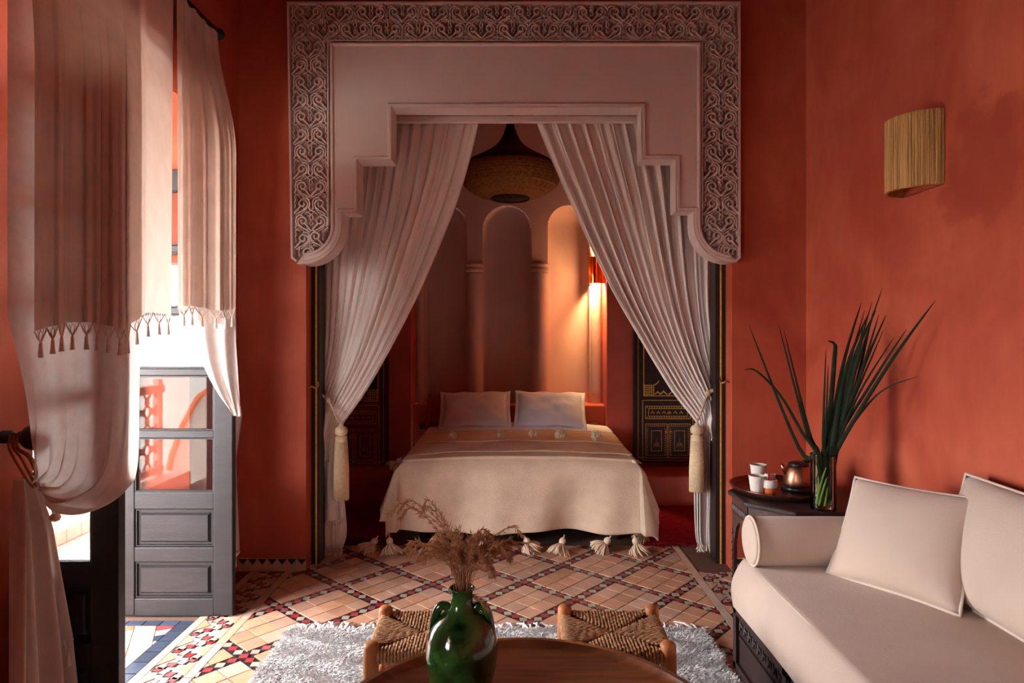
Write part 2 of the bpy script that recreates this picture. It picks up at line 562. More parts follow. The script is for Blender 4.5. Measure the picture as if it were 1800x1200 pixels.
o = MB().prism(poly, lambda p: (p[0], YB, p[1]), lambda p: (p[0], 4.085, p[1])).build('slab', 'carve_ground_shade', t1)
panel = ([(582, 76), (1230, 76), (1230, 394)] + arc(1285, 394, 55, 180, 90, 10) + [(1296, 460)] + arc(1285, 394, 67, 90, 180, 10) +
         [(1218, 372), (1187, 372), (1187, 281), (1127, 281), (1127, 190), (690, 190), (690, 283), (630, 283), (630, 375), (603, 375)] +
         arc(535, 397, 68, 0, 90, 10) + [(522, 464)] + arc(535, 397, 50, 90, 0, 10) + [(582, 397)])
MB().prism(toxz(panel), lambda p: (p[0], YF, p[1]), lambda p: (p[0], YB-0.0005, p[1])).build('plain_panel', 'white_plaster', t1)
step = toxz(arc(1285, 394, 63, 88, 180, 12) + [(1222, 368), (1191, 368), (1191, 277), (1131, 277), (1131, 186), (686, 186), (686, 279), (626, 279), (626, 371), (599, 371)] + arc(535, 397, 64, 0, 92, 12))
MB().ribbon(step, 8/S, YF, YF-0.010, chamfer=0.35).build('step_moulding', 'white_plaster', t1)
bead = toxz(arc(1285, 394, 57, 92, 180, 12) + [(1228, 79), (584, 79)] + arc(535, 397, 51, 0, 88, 12))
MB().ribbon(bead, 7/S, YF, YF-0.012, chamfer=0.45).build('bead_moulding', 'white_plaster', t1)
rim = toxz([(522, 459), (514, 453), (507, 6), (1299, 6), (1299, 453), (1292, 459)])
MB().ribbon(rim, 6/S, YB, YF-0.002, chamfer=0.3).build('outer_rim', 'white_plaster', t1)
MB().ribbon(toxz([(577, 397), (577, 72), (1234, 72), (1234, 394)]), 4/S, YB, YF, chamfer=0.3).build('inner_rim', 'white_plaster', t1)
# soffit return of the slab in white
sof = toxz(arc(1285, 394, 67.3, 90, 180, 10) + [(1217.7, 372.4), (1186.7, 372.4), (1186.7, 281.4), (1126.7, 281.4), (1126.7, 190.4), (690.3, 190.4), (690.3, 283.4), (630.3, 283.4), (630.3, 375.4), (603.3, 375.4)] + arc(535, 397, 68.3, 0, 90, 10))
m = MB(); n = len(sof)
m.add([(x, YF-0.009, z) for x, z in sof]+[(x, 4.087, z) for x, z in sof], [(i, i+1, n+i+1, n+i) for i in range(n-1)])
m.build('soffit', 'white_plaster', t1)

# carved scroll: one half motif (mirrored for the other half), pitch 61 px x 30.5 px
u_ = 1/S
def half_motif(sg):
    m = MB()
    h0, h1 = 0.0, -0.041
    def rb(pts, w, top=h1):
        m.ribbon([(sg*p[0]*u_, -p[1]*u_) for p in pts], w*u_, h0, top, chamfer=0.3)
    # spiral scroll with a tail running to the centre V
    sp = []
    for i in range(23):
        t = i/22
        a = R(-60+500*t)
        r = 2.2+7.6*t
        sp.append((15+r*math.cos(a), -2+r*math.sin(a)))
    rb(sp, 3.8)
    rb([(13, 1), (9, 5), (4, 11), (0.4, 14.5)], 4.0, h1-0.002)
    rb([(23.5, 5), (19, 9), (14, 10.5), (9, 13), (3, 17)], 3.2)
    # outer leaf and crossing strips
    rb([(15, -12), (21, -13), (26, -9), (27.5, -2), (26, 5), (28.5, 9)], 3.6)
    rb([(30, -16), (25, -13)], 2.4); rb([(19, 15.5), (30, 9.5)], 2.2); rb([(12, 16), (20, 11)], 2.0)
    rb([(21, 9.5), (29, 16)], 2.2)
    # palmette on the axis
    rb([(0.9, -14), (3.0, -9), (0.9, -4)], 2.6)
    rb([(1.0, -2), (3.0, 1), (1.0, 5)], 2.4)
    return m.mesh('carved_scroll', 'white_plaster')
MR, ML = half_motif(1), half_motif(-1)
def scroll(me, px, py):
    put('carved_scroll', me, t1, (lx(px), YB, lz(py)))
for r in range(2):
    y = 24+30*r
    for k in range(14):
        cxp = 541.5+55.4*k
        if r == 0:
            scroll(MR, cxp, y); scroll(ML, cxp, y)
        elif k < 13:
            scroll(MR, cxp+0.5*55.4, y); scroll(ML, cxp+0.5*55.4, y)
for side, c0, c1 in ((0, 543, 549), (1, 1266.5, 1267)):
    for r in range(12):
        y = 86+30.5*r
        c = c0+(c1-c0)*(y-70)/390
        wpx = 30
        if r == 11 :
            if side == 0:
                scroll(MR, c-wpx, y); scroll(ML, c+wpx-8, y-4)
            else:
                scroll(ML, c+wpx, y); scroll(MR, c-wpx+8, y-4)
        elif r % 2 == 0:
            scroll(MR, c, y); scroll(ML, c, y)
        else:
            scroll(MR, c-wpx, y); scroll(ML, c+wpx, y)
scroll(MR, 525, 446); scroll(ML, 1290, 442)
scroll(MR, 514, 54); scroll(ML, 1293, 54)

# ---- painted door posts and curtain beam at the alcove mouth
def post(name, x0, x1, gx, y0):
    p = struct(MB().box(x0, x1, y0, y0+0.12, 0, 3.05).build(name, 'dark_frame'))
    MB().box(gx-0.005, gx+0.005, y0-0.004, y0, 0.0, 3.0).build('gold_line', 'gold', p)
post('trim_2', JL, PX(561, 4.1), PX(556, 4.1), W+0.101)
post('trim_3', PX(1257, 4.13), JR, PX(1266, 4.13), W+0.121)
struct(MB().box(JL, JR, 4.16, 4.20, PZ(214, 4.16), PZ(203, 4.16)).build('trim_7', 'white_plaster', bevel=0.004))

# ---- tiled skirting on the alcove wall
def baseboard(name, x0, x1, yf):
    b = struct(MB().box(x0, x1, yf-0.012, yf, 0, 0.078).build(name, 'tile_clay'))
    me = MB().prism([(-0.028, 0.0), (0.028, 0.0), (0, -0.034)], lambda p: (p[0], 0, p[1]), lambda p: (p[0], -0.003, p[1])).mesh('triangle_tile', 'tile_black')
    x = x0+0.03
    while x < x1-0.02:
        put('triangle_tile', me, b, (x, yf-0.012, 0.076)); x += 0.06
    return b
baseboard('baseboard_back_left', XL+0.001, JL, W)
baseboard('baseboard_back_right', JR, 1.76, W)

# ---- floor
fl = struct(MB().box(-2.05, XR, -2.2, 6.0, -0.05, 0.0).build('floor', 'grout'))

def clip(poly, x0, x1, y0, y1):
    def cl(P, inside, cut):
        out = []
        for i in range(len(P)):
            a, b = P[i-1], P[i]
            ia, ib = inside(a), inside(b)
            if ia != ib: out.append(cut(a, b))
            if ib: out.append(b)
        return out
    def ix(xc): return lambda a, b: (xc, a[1]+(b[1]-a[1])*(xc-a[0])/(b[0]-a[0]))
    def iy(yc): return lambda a, b: (a[0]+(b[0]-a[0])*(yc-a[1])/(b[1]-a[1]), yc)
    P = cl(poly, lambda p: p[0] >= x0, ix(x0))
    if P: P = cl(P, lambda p: p[0] <= x1, ix(x1))
    if P: P = cl(P, lambda p: p[1] >= y0, iy(y0))
    if P: P = cl(P, lambda p: p[1] <= y1, iy(y1))
    return P
def area(P):
    return abs(sum(P[i-1][0]*P[i][1]-P[i][0]*P[i-1][1] for i in range(len(P))))/2
def tile_mesh(poly, name, m, h):
    c = (sum(p[0] for p in poly)/len(poly), sum(p[1] for p in poly)/len(poly))
    loc = [(p[0]-c[0], p[1]-c[1]) for p in poly]
    me = MB().prism(loc, lambda p: (p[0], p[1], -0.002), lambda p: (p[0]*0.985, p[1]*0.985, h)).mesh(name, m)
    return me, c
TH = R(3.4)
FX0, FX1, FY0, FY1 = -1.36, 1.055, 2.45, 4.46
DG = 0.527
dh = Vector((math.cos(TH), math.sin(TH)))*DG
dv = Vector((-math.sin(TH), math.cos(TH)))*DG
va, vb = (dh+dv)/2, (dv-dh)/2
N0 = Vector((0.043, 3.807))
ea, eb = va.normalized(), vb.normalized()
LL = va.length
bw = 0.027
def hidden(x, y):
    return (y < 3.02 and -1.0 < x < 0.86) or (x > 0.98 and y < 2.6)
cache = {}
def lay(poly, name, m, h, key=None):
    P = clip(poly, FX0, FX1, FY0, FY1)
    if len(P) < 3 or area(P) < 0.25*1e-3*0.6: return
    c = (sum(p[0] for p in P)/len(P), sum(p[1] for p in P)/len(P))
    if hidden(*c): return
    if key and abs(area(P)-area(poly)) < 1e-7:
        if key not in cache: cache[key] = tile_mesh(P, name, m, h)[0]
        me = cache[key]
    else:
        me, c = tile_mesh(P, name, m, h)
    put(name, me, fl, (c[0], c[1], random.uniform(-0.0006, 0.0008)))
for i in range(-9, 10):
    for j in range(-9, 10):
        p0 = N0+va*i+vb*j
        if not (FX0-0.6 < p0.x < FX1+0.6 and FY0-0.6 < p0.y < FY1+0.6): continue
        # 3 x 3 clay tiles
        s0 = bw+0.002; st = (LL-2*bw-0.004)/3
        for a in range(3):
            for b in range(3):
                q = [p0+ea*(s0+st*a+0.0025)+eb*(s0+st*b+0.0025)]
                q += [q[0]+ea*(st-0.005), q[0]+ea*(st-0.005)+eb*(st-0.005), q[0]+eb*(st-0.005)]
                lay([(v.x, v.y) for v in q], 'floor_tile', 'tile_clay', 0.004, 'clay')
        # chains of little squares on black strips
        for (e, en, kn) in ((ea, eb, 'a'), (eb, ea, 'b')):
            q = [p0-en*bw, p0+e*LL-en*bw, p0+e*LL+en*bw, p0+en*bw]
            lay([(v.x, v.y) for v in q], 'black_strip', 'tile_black', 0.0012, 'strip'+kn)
            nd = 7; pt = LL/nd
            for k in range(1, nd):
                c = p0+e*(pt*k)
                hd = pt/2*0.97
                q = [c-e*hd, c+en*bw*0.95, c+e*hd, c-en*bw*0.95]
                if k % 2 == 0: lay([(v.x, v.y) for v in q], 'red_inlay', 'tile_red', 0.0042, 'red'+kn)
                else: lay([(v.x, v.y) for v in q], 'pale_inlay', 'tile_grey', 0.0042, 'pale'+kn)
        q = [p0-ea*bw, p0+eb*bw, p0+ea*bw, p0-eb*bw]
        lay([(v.x, v.y) for v in q], 'red_inlay', 'tile_red', 0.0046, 'node')
# border bands along both sides of the field
def lay2(poly, name, m, h, box=None):
    P = poly if box is None else clip(poly, *box)
    if len(P) < 3 or area(P) < 1e-4: return
    me, c = tile_mesh(P, name, m, h)
    put(name, me, fl, (c[0], c[1], 0))
def strip_tiles(x0, x1, y0, y1, step, name, m):
    y = y0
    while y < y1:
        e = min(y1, y+step*random.uniform(0.85, 1.15))
        lay2([(x0, y+0.002), (x1, y+0.002), (x1, e-0.002), (x0, e-0.002)], name, m, 0.0042); y = e
strip_tiles(-1.405, -1.363, 2.45, 3.99, 0.28, 'border_tile', 'tile_beige')
strip_tiles(-1.618, -1.578, 2.45, 3.99, 0.30, 'border_tile', 'tile_beige')
strip_tiles(1.058, 1.10, 2.75, 4.46, 0.28, 'border_tile', 'tile_beige')
def star_band(x0, x1, y0, y1):
    lay2([(x0, y0), (x1, y0), (x1, y1), (x0, y1)], 'border_tile', 'tile_beige', 0.0008)
    w = x1-x0; y = y0; xm = (x0+x1)/2; s = w
    k = 0
    while y < y1:
        # big clay triangles either side, a zigzag of little squares between
        lay2([(x0, y+0.02), (xm-0.03, y+s/2), (x0, y+s-0.02)], 'floor_tile', 'tile_clay', 0.004, (x0, x1, y0, y1))
        lay2([(x1, y-s/2+0.02), (xm+0.03, y), (x1, y+s/2-0.02)], 'floor_tile', 'tile_clay', 0.004, (x0, x1, y0, y1))
        for t in range(4):
            f = (t+0.5)/4
            for (ax, ay, bx, by) in ((x0+0.012, y, x1-0.012, y+s/2), (x1-0.012, y+s/2, x0+0.012, y+s)):
                cx_, cy_ = ax+(bx-ax)*f, ay+(by-ay)*f
                d = 0.021
                lay2([(cx_-d*1.2, cy_-d*0.9), (cx_+d*1.2, cy_-d*0.9), (cx_+d*1.2, cy_+d*0.9), (cx_-d*1.2, cy_+d*0.9)], 'black_inlay', 'tile_black', 0.0030, (x0, x1, y0, y1))
                lay2([(cx_-d, cy_-d*0.45), (cx_+d*0.5, cy_-d), (cx_+d, cy_+d*0.45), (cx_-d*0.5, cy_+d)], 'red_inlay' if (t % 2) else 'pale_inlay',
                     'tile_red' if (t % 2) else 'tile_grey', 0.0042, (x0, x1, y0, y1))
        y += s
star_band(-1.575, -1.408, 2.5, 3.97)
star_band(1.103, 1.27, 2.85, 3.97)
strip_tiles(1.273, 1.315, 2.9, 3.97, 0.28, 'border_tile', 'tile_beige')
# navy squares and patchwork at the terrace door
strip_tiles(-1.69, -1.622, 2.45, 3.30, 0.088, 'navy_tile', 'tile_navy')
x = -2.12
while x < -1.70:
    lay2([(x+0.002, 3.245), (x+0.083, 3.245), (x+0.083, 3.30), (x+0.002, 3.30)], 'navy_tile', 'tile_navy', 0.0042); x += 0.086
cols = ['tile_beige']*11+['tile_orange', 'tile_red', 'tile_navy', 'tile_orange']
thr = R(24)
for i in range(-12, 14):
    for j in range(-12, 16):
        cx_ = -1.9+(i*0.098)*math.cos(thr)-(j*0.058)*math.sin(thr)
        cy_ = 2.9+(i*0.098)*math.sin(thr)+(j*0.058)*math.cos(thr)
        q = []
        for (sx, sy) in ((-1, -1), (1, -1), (1, 1), (-1, 1)):
            ux, uy = sx*0.0475, sy*0.0275
            q.append((cx_+ux*math.cos(thr)-uy*math.sin(thr), cy_+ux*math.sin(thr)+uy*math.cos(thr)))
        cc = random.choice(cols)
        if cy_ < 2.5: continue
        lay2(q, 'threshold_tile', cc, 0.004, (-2.13, -1.694, 2.45, 3.24))

# unseen window, added behind the camera to light the sofa and right wall
wn = struct(MB().box(XL-0.2, XL-0.15, -0.6, 0.4, 0.8, 0.86).box(XL-0.2, XL-0.15, -0.6, 0.4, 2.04, 2.1).box(XL-0.2, XL-0.15, -0.6, -0.54, 0.86, 2.04).box(XL-0.2, XL-0.15, 0.34, 0.4, 0.86, 2.04).build('fill_window', 'door_paint'))
MB().box(XL-0.19, XL-0.16, -0.115, -0.085, 0.86, 2.04).build('mullion', 'door_paint', wn)

# ---- terrace outside
struct(MB().box(-3.15, -2.05, -3, 12, -0.08, -0.012).build('floor_terrace', 'grout'))
tf = bpy.data.objects['floor_terrace']
tm = MB().prism([(-0.078, -0.053), (0.078, -0.053), (0.078, 0.053), (-0.078, 0.053)], lambda p: (p[0], p[1], -0.002), lambda p: (p[0]*0.98, p[1]*0.98, 0.004)).mesh('terrace_tile', 'terrace_stone')
for i in range(7):
    for j in range(24):
        put('terrace_tile', tm, tf, (-3.06+0.16*i, 3.35+0.11*j+(0.055 if i % 2 else 0), -0.012), (0, 0, 0))
struct(MB().box(-3.55, XL-0.35, -3, 12, 3.0, 3.15).build('shade_roof', 'terrace_white'))  # unseen roof, added to block high sky light and upward bounce
struct(MB().box(-3.55, -3.40, -3, 12, 2.15, 3.0).build('shade_fascia', 'terrace_white'))  # unseen beam, added to reduce the sky light on the floor
struct(MB().box(-40, -3.5, -30, 40, -0.6, -0.5).build('floor_courtyard', 'terrace_white'))
curb = MB().box(-3.5, -3.15, 0.4, 12, -0.08, 0.12).build('trim_8', 'terrace_white'); struct(curb)
cm = MB().box(0, 0.012, -0.075, 0.075, 0.0, 0.085).mesh('curb_tile', 'terrace_stone')
for j in range(26):
    put('curb_tile', cm, curb, (-3.15, 3.4+0.155*j, 0.0))

rl = thing('terrace_railing', 'lattice railing on the white curb of the sunlit terrace outside the door', 'railing', (-3.33, 5.5, 0.12))
MB().box(-3.37, -3.29, 0.62, 11, 0.16, 0.22).build('bottom_rail', 'terrace_white', rl)
MB().box(-3.38, -3.28, 0.62, 11, 0.90, 0.97).build('top_rail', 'terrace_white', rl)
def quatre(r, n=28):
    return [(r*(1+0.22*math.cos(4*a))*math.cos(a), r*(1+0.22*math.cos(4*a))*math.sin(a)) for a in [2*PI*i/n for i in range(n)]]
q = MB(); pp = quatre(0.088)
q.tube([(0, p[0], p[1]) for p in pp]+[(0, pp[0][0], pp[0][1])], 0.011, 5, cap=False)
qm = q.mesh('lattice_ring', 'lattice_wood')
for i in range(31):
    for j in range(4):
        put('lattice_ring', qm, rl, (-3.33, 0.74+0.17*i, 0.305+0.172*j))
for i in range(8):
    MB().box(-3.36, -3.30, 0.62+1.36*i, 0.68+1.36*i, 0.12, 1.02).build('post', 'terrace_white', rl)
# neighbouring house wall with a curved orange parapet across the courtyard
D9 = 9.0; HY = 2*3.34-D9      # seen as a reflection in the door panes
nb = thing('courtyard_house', 'pale house wall with curving orange parapet mirrored in the door glass', 'building', (-4.7, HY, -0.5))
pl = [(255, 945), (282, 880), (300, 800), (320, 745), (346, 698), (480, 600), (480, 945)]
P2 = [(PX(a, D9), PZ(b, D9)) for a, b in pl]
MB().prism(P2, lambda p: (p[0], HY, p[1]), lambda p: (p[0], HY-1.5, p[1])).build('wall', 'terrace_white', nb)
MB().ribbon(P2[:6], 0.07, HY, HY+0.05).build('parapet_trim', 'courtyard_orange', nb)

# ---- terrace door leaves
def door_leaf(name, xh, xf, yf):
    """xh hinge side, xf free side; front face at yf, facing the camera"""
    D = 3.34
    sgn = 1
    d = struct(bpy.data.objects.new(name, None)); C.objects.link(d)
    d.location = (xh, yf, 0); WP[d.name] = Vector((xh, yf, 0))
    z = lambda py: PZ(py, D)
    xs0, xs1 = xh+0.078, xf-0.098
    ytop = 297
    bv = 0.004
    MB().box(xh, xs0, yf, yf+0.042, 0.012, z(ytop)).build('stile', 'door_paint', d, bevel=bv)
    MB().box(xs1, xf, yf, yf+0.042, 0.012, z(ytop)).build('stile', 'door_paint', d, bevel=bv)
    rails = [(1052, 1083), (962, 988), (865, 895), (757, 770), (648, 660), (540, 552), (431, 443), (297, 334)]
    for a, b in rails:
        MB().box(xs0-0.001, xs1+0.001, yf+0.002, yf+0.040, z(b), z(a)).build('rail', 'door_paint', d, bevel=bv)
    for a, b in ((895, 962), (988, 1052)):
        p = MB().box(xs0, xs1, yf+0.020, yf+0.030, z(b), z(a)).build('panel', 'door_paint', d)
        MB().cbox(xs0+0.022, xs1-0.022, yf+0.006, yf+0.020, z(b)+0.022, z(a)-0.022, 0.010).build('raised_field', 'door_paint', p)
        rr = [(xs0+0.006, z(b)+0.006), (xs1-0.006, z(b)+0.006), (xs1-0.006, z(a)-0.006), (xs0+0.006, z(a)-0.006)]
        MB().ribbon(rr, 0.012, yf+0.020, yf+0.008, closed=True, chamfer=0.4).build('moulding', 'door_paint', p)
    for a, b in ((770, 865), (660, 757), (552, 648), (443, 540), (334, 431)):
        g = MB().box(xs0-0.002, xs1+0.002, yf+0.018, yf+0.023, z(b)-0.002, z(a)+0.002).build('pane', 'pane_glass', d)
        rr = [(xs0+0.004, z(b)+0.004), (xs1-0.004, z(b)+0.004), (xs1-0.004, z(a)-0.004), (xs0+0.004, z(a)-0.004)]
        MB().ribbon(rr, 0.010, yf+0.018, yf+0.004, closed=True, chamfer=0.4).build('glazing_bead', 'door_paint', d)
    return d
d1 = door_leaf('door_1', -2.03, -1.45, 3.34)
d2 = door_leaf('door_2', -2.03, -1.405, 2.31)
# outer door frame
struct(MB().box(-2.10, -2.035, 3.385, 3.45, -0.01, 2.72).build('trim_9', 'door_paint'))
struct(MB().box(-2.10, -2.035, 2.22, 2.29, -0.01, 2.72).build('trim_10', 'door_paint'))
struct(MB().box(-2.10, -2.035, 2.29, 3.385, 2.36, 2.44).build('trim_11', 'door_paint'))

# ================================================================== BED
bedx = 0.02
BX0, BX1, BY0, BY1, BZ = bedx-0.80, bedx+0.80, 4.44, 6.0, 0.57
bed = thing('double_bed', 'double bed with pale mattress standing in the draped alcove', 'bed', (bedx, 5.2, 0))
MB().box(BX0+0.05, BX1-0.05, BY0+0.10, BY1, 0.10, 0.30).build('base', 'sofa_wood', bed, bevel=0.01)
MB().box(BX0+0.01, BX1-0.01, BY0+0.02, BY1, 0.30, 0.555).build('mattress', 'linen_white', bed, bevel=0.05, bseg=4)
for sx in (BX0+0.12, BX1-0.12):
    for sy in (BY0+0.18, BY1-0.1):
        MB().lathe([(0.03, 0.0), (0.035, 0.06), (0.03, 0.11)], (sx, sy, 0), 12).build('leg', 'sofa_wood', bed)

def cover(y_head, y_foot, side, foot, lift, waves, seed, thick=0.012, dz_side=None):
    """cloth over the mattress: side = overhang at the sides, foot = overhang at the foot (0 = lies flat)"""
    ph = random.Random(seed)
    k = [ph.uniform(0, 6.28) for _ in range(8)]
    nu, nv = 120, 100
    wid = BX1-BX0
    rad = 0.12
    def f(u, v):
        s = (u-0.5)*(wid+2*side)
        a = max(0.0, abs(s)-wid/2); sg = 1 if s > 0 else -1
        t = (1-v)*(y_head-y_foot+foot)             # distance from the foot hem
        b = max(0.0, foot-t)
        x0 = bedx+max(-wid/2, min(wid/2, s)); y0 = y_foot+max(0.0, t-foot)
        d = (a**4+b**4)**0.25
        drop = d
        if d > 1e-6:
            dx, dy = a/d, b/d
            nn = math.hypot(dx, dy); dx /= nn; dy /= nn
        else: dx = dy = 0
        # rounded shoulder then near-vertical fall with a little flare
        if d < rad*PI/2:
            th = d/rad; out = rad*math.sin(th); dn = rad*(1-math.cos(th))
        else:
            r_ = d-rad*PI/2; out = rad+r_*0.14; dn = rad+r_*0.985
        out -= rad*0.55
        if d < 1e-6: out = 0
        out = max(out, 0) if d < 0.03 else out
        fr = min(1.0, max(0.0, (d-0.08)/0.4))
        wv = 0
        if waves:
            c = x0*1.0 if b > a else y0
            wv = fr*waves*(math.sin(c*9+k[0])*0.5+math.sin(c*16+k[1]+d*3)*0.35+math.sin(c*5.3+k[2])*0.5)
            if a > 0.05 and b > 0.05: wv += fr*waves*1.2
        x = x0+sg*dx*(out+wv); y = y0-dy*(out+wv)
        z = BZ+lift-dn+0.03*(1-min(1, abs(s)/(wid/2))**2.5)*(1 if b < 0.01 else max(0, 1-b*4))
        z += 0.004*math.sin(x0*11+k[3])*math.sin(y0*9+k[4])*(1-fr)
        if b > 0.3: z += 0.012*math.sin(x0*7+k[5])*fr
        return (x, y, max(z, 0.035))
    return MB().grid(f, nu, nv), f

m, fcov = cover(5.62, 4.47, 0.40, 0.535, 0.012, 0.060, 3)
blanket = thing('wool_blanket', 'cream wool blanket covering the bed with a row of tassels along its hem', 'blanket', (bedx, 4.4, 0.09))
o = m.build('cloth', 'wool', blanket, smooth=True)
o.modifiers.new('thick', 'SOLIDIFY').thickness = 0.012

def tassel_mesh(name, mt, head=0.024, skirt=0.080, n=80, seed=1, flare=0.85):
    r_ = random.Random(seed)
    m = MB()
    m.lathe([(0.004, 0.03), (0.006, 0.012), (head*0.75, 0.004), (head, -0.012), (head*0.85, -0.026), (head*0.5, -0.032)], (0, 0, 0), 12)
    for i in range(n):
        a = 2*PI*i/n+r_.uniform(-.15, .15); rr = r_.uniform(0.2, 1.0)
        ex = head*0.3+skirt*flare*rr
        p0 = (head*0.4*math.cos(a), head*0.4*math.sin(a), -0.026)
        p1 = (ex*0.8*math.cos(a), ex*0.8*math.sin(a), -0.026-skirt*0.5)
        p2 = (ex*1.1*math.cos(a+.2), ex*1.1*math.sin(a+.2), -0.026-skirt*r_.uniform(0.8, 1.05))
        m.tube([p0, p1, p2], [0.0040, 0.0050, 0.0036], 5)
    return m.mesh(name, mt, smooth=True)
tas = [tassel_mesh('tassel', 'wool_tassel', seed=s) for s in (1, 2, 3)]
# foot hem tassels
for i, (px, tl) in enumerate(((684, 0.7), (762, 0.5), (848, 0.6), (925, 0.55), (990, 0.5), (1070, 0.6), (1117, 0.1))):
    yy = 4.33+0.008*i % 0.02
    put('tassel', tas[i % 3], blanket, (PX(px, 4.30), 4.315, 0.092), (R(-8 if tl < .3 else -30), R(random.uniform(-25, 25)), random.uniform(0, 6)))
for (px, py, d) in ((660, 950, 4.36), (1140, 938, 4.55)):
    put('tassel', tas[1], blanket, (PX(px, d), d, 0.075), (R(10), R(35), 0.5))

# folded upper layers with pompoms
m, _ = cover(5.66, 4.62, 0.19, 0.0, 0.021, 0.0, 5)
fold = thing('folded_throw', 'thinner cream throw folded back below the pillows with woolly pompoms', 'throw', (bedx, 4.7, BZ))
o = m.build('lower_fold', 'wool', fold, smooth=True); o.modifiers.new('thick', 'SOLIDIFY').thickness = 0.007
m, _ = cover(5.66, 5.02, 0.17, 0.0, 0.029, 0.0, 6)
o = m.build('upper_fold', 'wool', fold, smooth=True); o.modifiers.new('thick', 'SOLIDIFY').thickness = 0.006
def pompom_mesh(seed, r0=0.038):
    r_ = random.Random(seed); m = MB()
    for i in range(120):
        a = r_.uniform(0, 2*PI); b = math.acos(r_.uniform(-0.75, 1))
        d = Vector((math.sin(b)*math.cos(a), math.sin(b)*math.sin(a), math.cos(b)))
        L_ = r0*r_.uniform(0.75, 1.15)
        m.tube([d*0.006, d*L_*0.6+Vector((r_.uniform(-.004, .004),)*3), d*L_], [0.003, 0.0042, 0.0025], 4)
    return m.mesh('pompom', 'wool_tassel', smooth=True)
pm = [pompom_mesh(s) for s in (1, 2)]
for i, (px, s) in enumerate(((795, 0.85), (882, 0.95), (938, 0.95), (986, 1.2), (1048, 1.1))):
    o = put('pompom', pm[i % 2], fold, (PX(px, 4.98), 4.99, BZ+0.083+0.03*(1-min(1, abs(PX(px, 4.98)-bedx)/0.8)**2.5)), (0, 0, i)); o.scale = (s, s, s)
put('tassel', tas[0], fold, (PX(703, 4.85), 4.85, BZ-0.055), (0, R(40), 0)).scale = (0.85,)*3
put('tassel', tas[2], fold, (PX(1108, 4.8), 4.8, BZ-0.04), (0, R(-40), 1)).scale = (0.8,)*3
m, _ = cover(5.94, 5.55, 0.14, 0.0, 0.036, 0.0, 8)
o = m.build('bed_sheet', 'linen_white', None, smooth=True); o.modifiers.new('thick', 'SOLIDIFY').thickness = 0.006
tag(o, 'white bed sheet turned down in front of the pillows', 'sheet')

def frame_of(origin, ax, ay):
    ax = Vector(ax).normalized(); ay = Vector(ay); ay = (ay-ax*ay.dot(ax)).normalized()
    az = ax.cross(ay)
    M = Matrix(((ax.x, ay.x, az.x, origin[0]), (ax.y, ay.y, az.y, origin[1]), (ax.z, ay.z, az.z, origin[2]), (0, 0, 0, 1)))
    return M
def cushion_mb(w, h, t, M, pinch=0.05, n=28, wr=0.0, seed=0, flat=2.6):
    k = random.Random(seed); ph = [k.uniform(0, 6.28) for _ in range(6)]
    def surf(sgn):
        def f(u, v):
            a, b = u*2-1, v*2-1
            th = t/2*(max(0, 1-abs(a)**flat)**0.5)*(max(0, 1-abs(b)**flat)**0.5)
            x = a*w/2*(1-pinch*(1-b*b)); y = b*h/2*(1-pinch*(1-a*a))
            if wr:
                e = (1-abs(a)**3)*(1-abs(b)**3)
                th += e*wr*(math.sin(a*7+b*5+ph[0])*.5+math.sin(a*3-b*9+ph[1])*.5+math.sin(a*14+b*10+ph[2])*.25)
                y += wr*0.4*math.sin(a*5+ph[3])
            return M @ Vector((x, y, sgn*th))
        return f
    m = MB(); m.grid(surf(1), n, n); m.grid(surf(-1), n, n)
    # sew the seam
    return m
def outline(w, h, M, pinch, n=24):
    pts = []
    for (a0, b0, a1, b1) in ((-1, -1, 1, -1), (1, -1, 1, 1), (1, 1, -1, 1), (-1, 1, -1, -1)):
        for i in range(n):
            t = i/n; a = a0+(a1-a0)*t; b = b0+(b1-b0)*t
            pts.append(M @ Vector((a*w/2*(1-pinch*(1-b*b)), b*h/2*(1-pinch*(1-a*a)), 0)))
    pts.append(pts[0])
    return pts
def cushion(name, label, cat, w, h, t, M, mt, pinch=0.05, piping=None, wr=0.0, seed=0, flange=0.0, flat=2.6, group=None):
    me = cushion_mb(w, h, t, M, pinch, wr=wr, seed=seed, flat=flat)
    th = thing(name, label, cat, tuple(M @ Vector((0, -h/2, 0))), group)
    mesh = me.mesh('cover', mt, True)
    bm = bmesh.new(); bm.from_mesh(mesh); bmesh.ops.remove_doubles(bm, verts=bm.verts, dist=0.0004)
    bmesh.ops.recalc_face_normals(bm, faces=bm.faces); bm.to_mesh(mesh); bm.free()
    mesh.polygons.foreach_set('use_smooth', [True]*len(mesh.polygons))
    put('cover', mesh, th)
    if piping:
        MB().tube(outline(w*1.005, h*1.005, M, pinch), piping, 6, cap=False).build('piping', 'piping' if mt == 'velvet' else mt, th, smooth=True)
    if flange:
        m = MB(); p1 = outline(w*0.97, h*0.96, M, pinch); p2 = outline(w+flange*2, h+flange*2, M, pinch*0.7)
        nrm = (M.to_3x3() @ Vector((0, 0, 1)))
        k = random.Random(seed)
        p2 = [p+nrm*(0.008*math.sin(i*0.7+seed)) for i, p in enumerate(p2)]
        n = len(p1)
        m.add(p1+p2, [(i, i+1, n+i+1, n+i) for i in range(n-1)])
        o = m.build('flange', mt, th, smooth=True); o.modifiers.new('thick', 'SOLIDIFY').thickness = 0.004
    return th
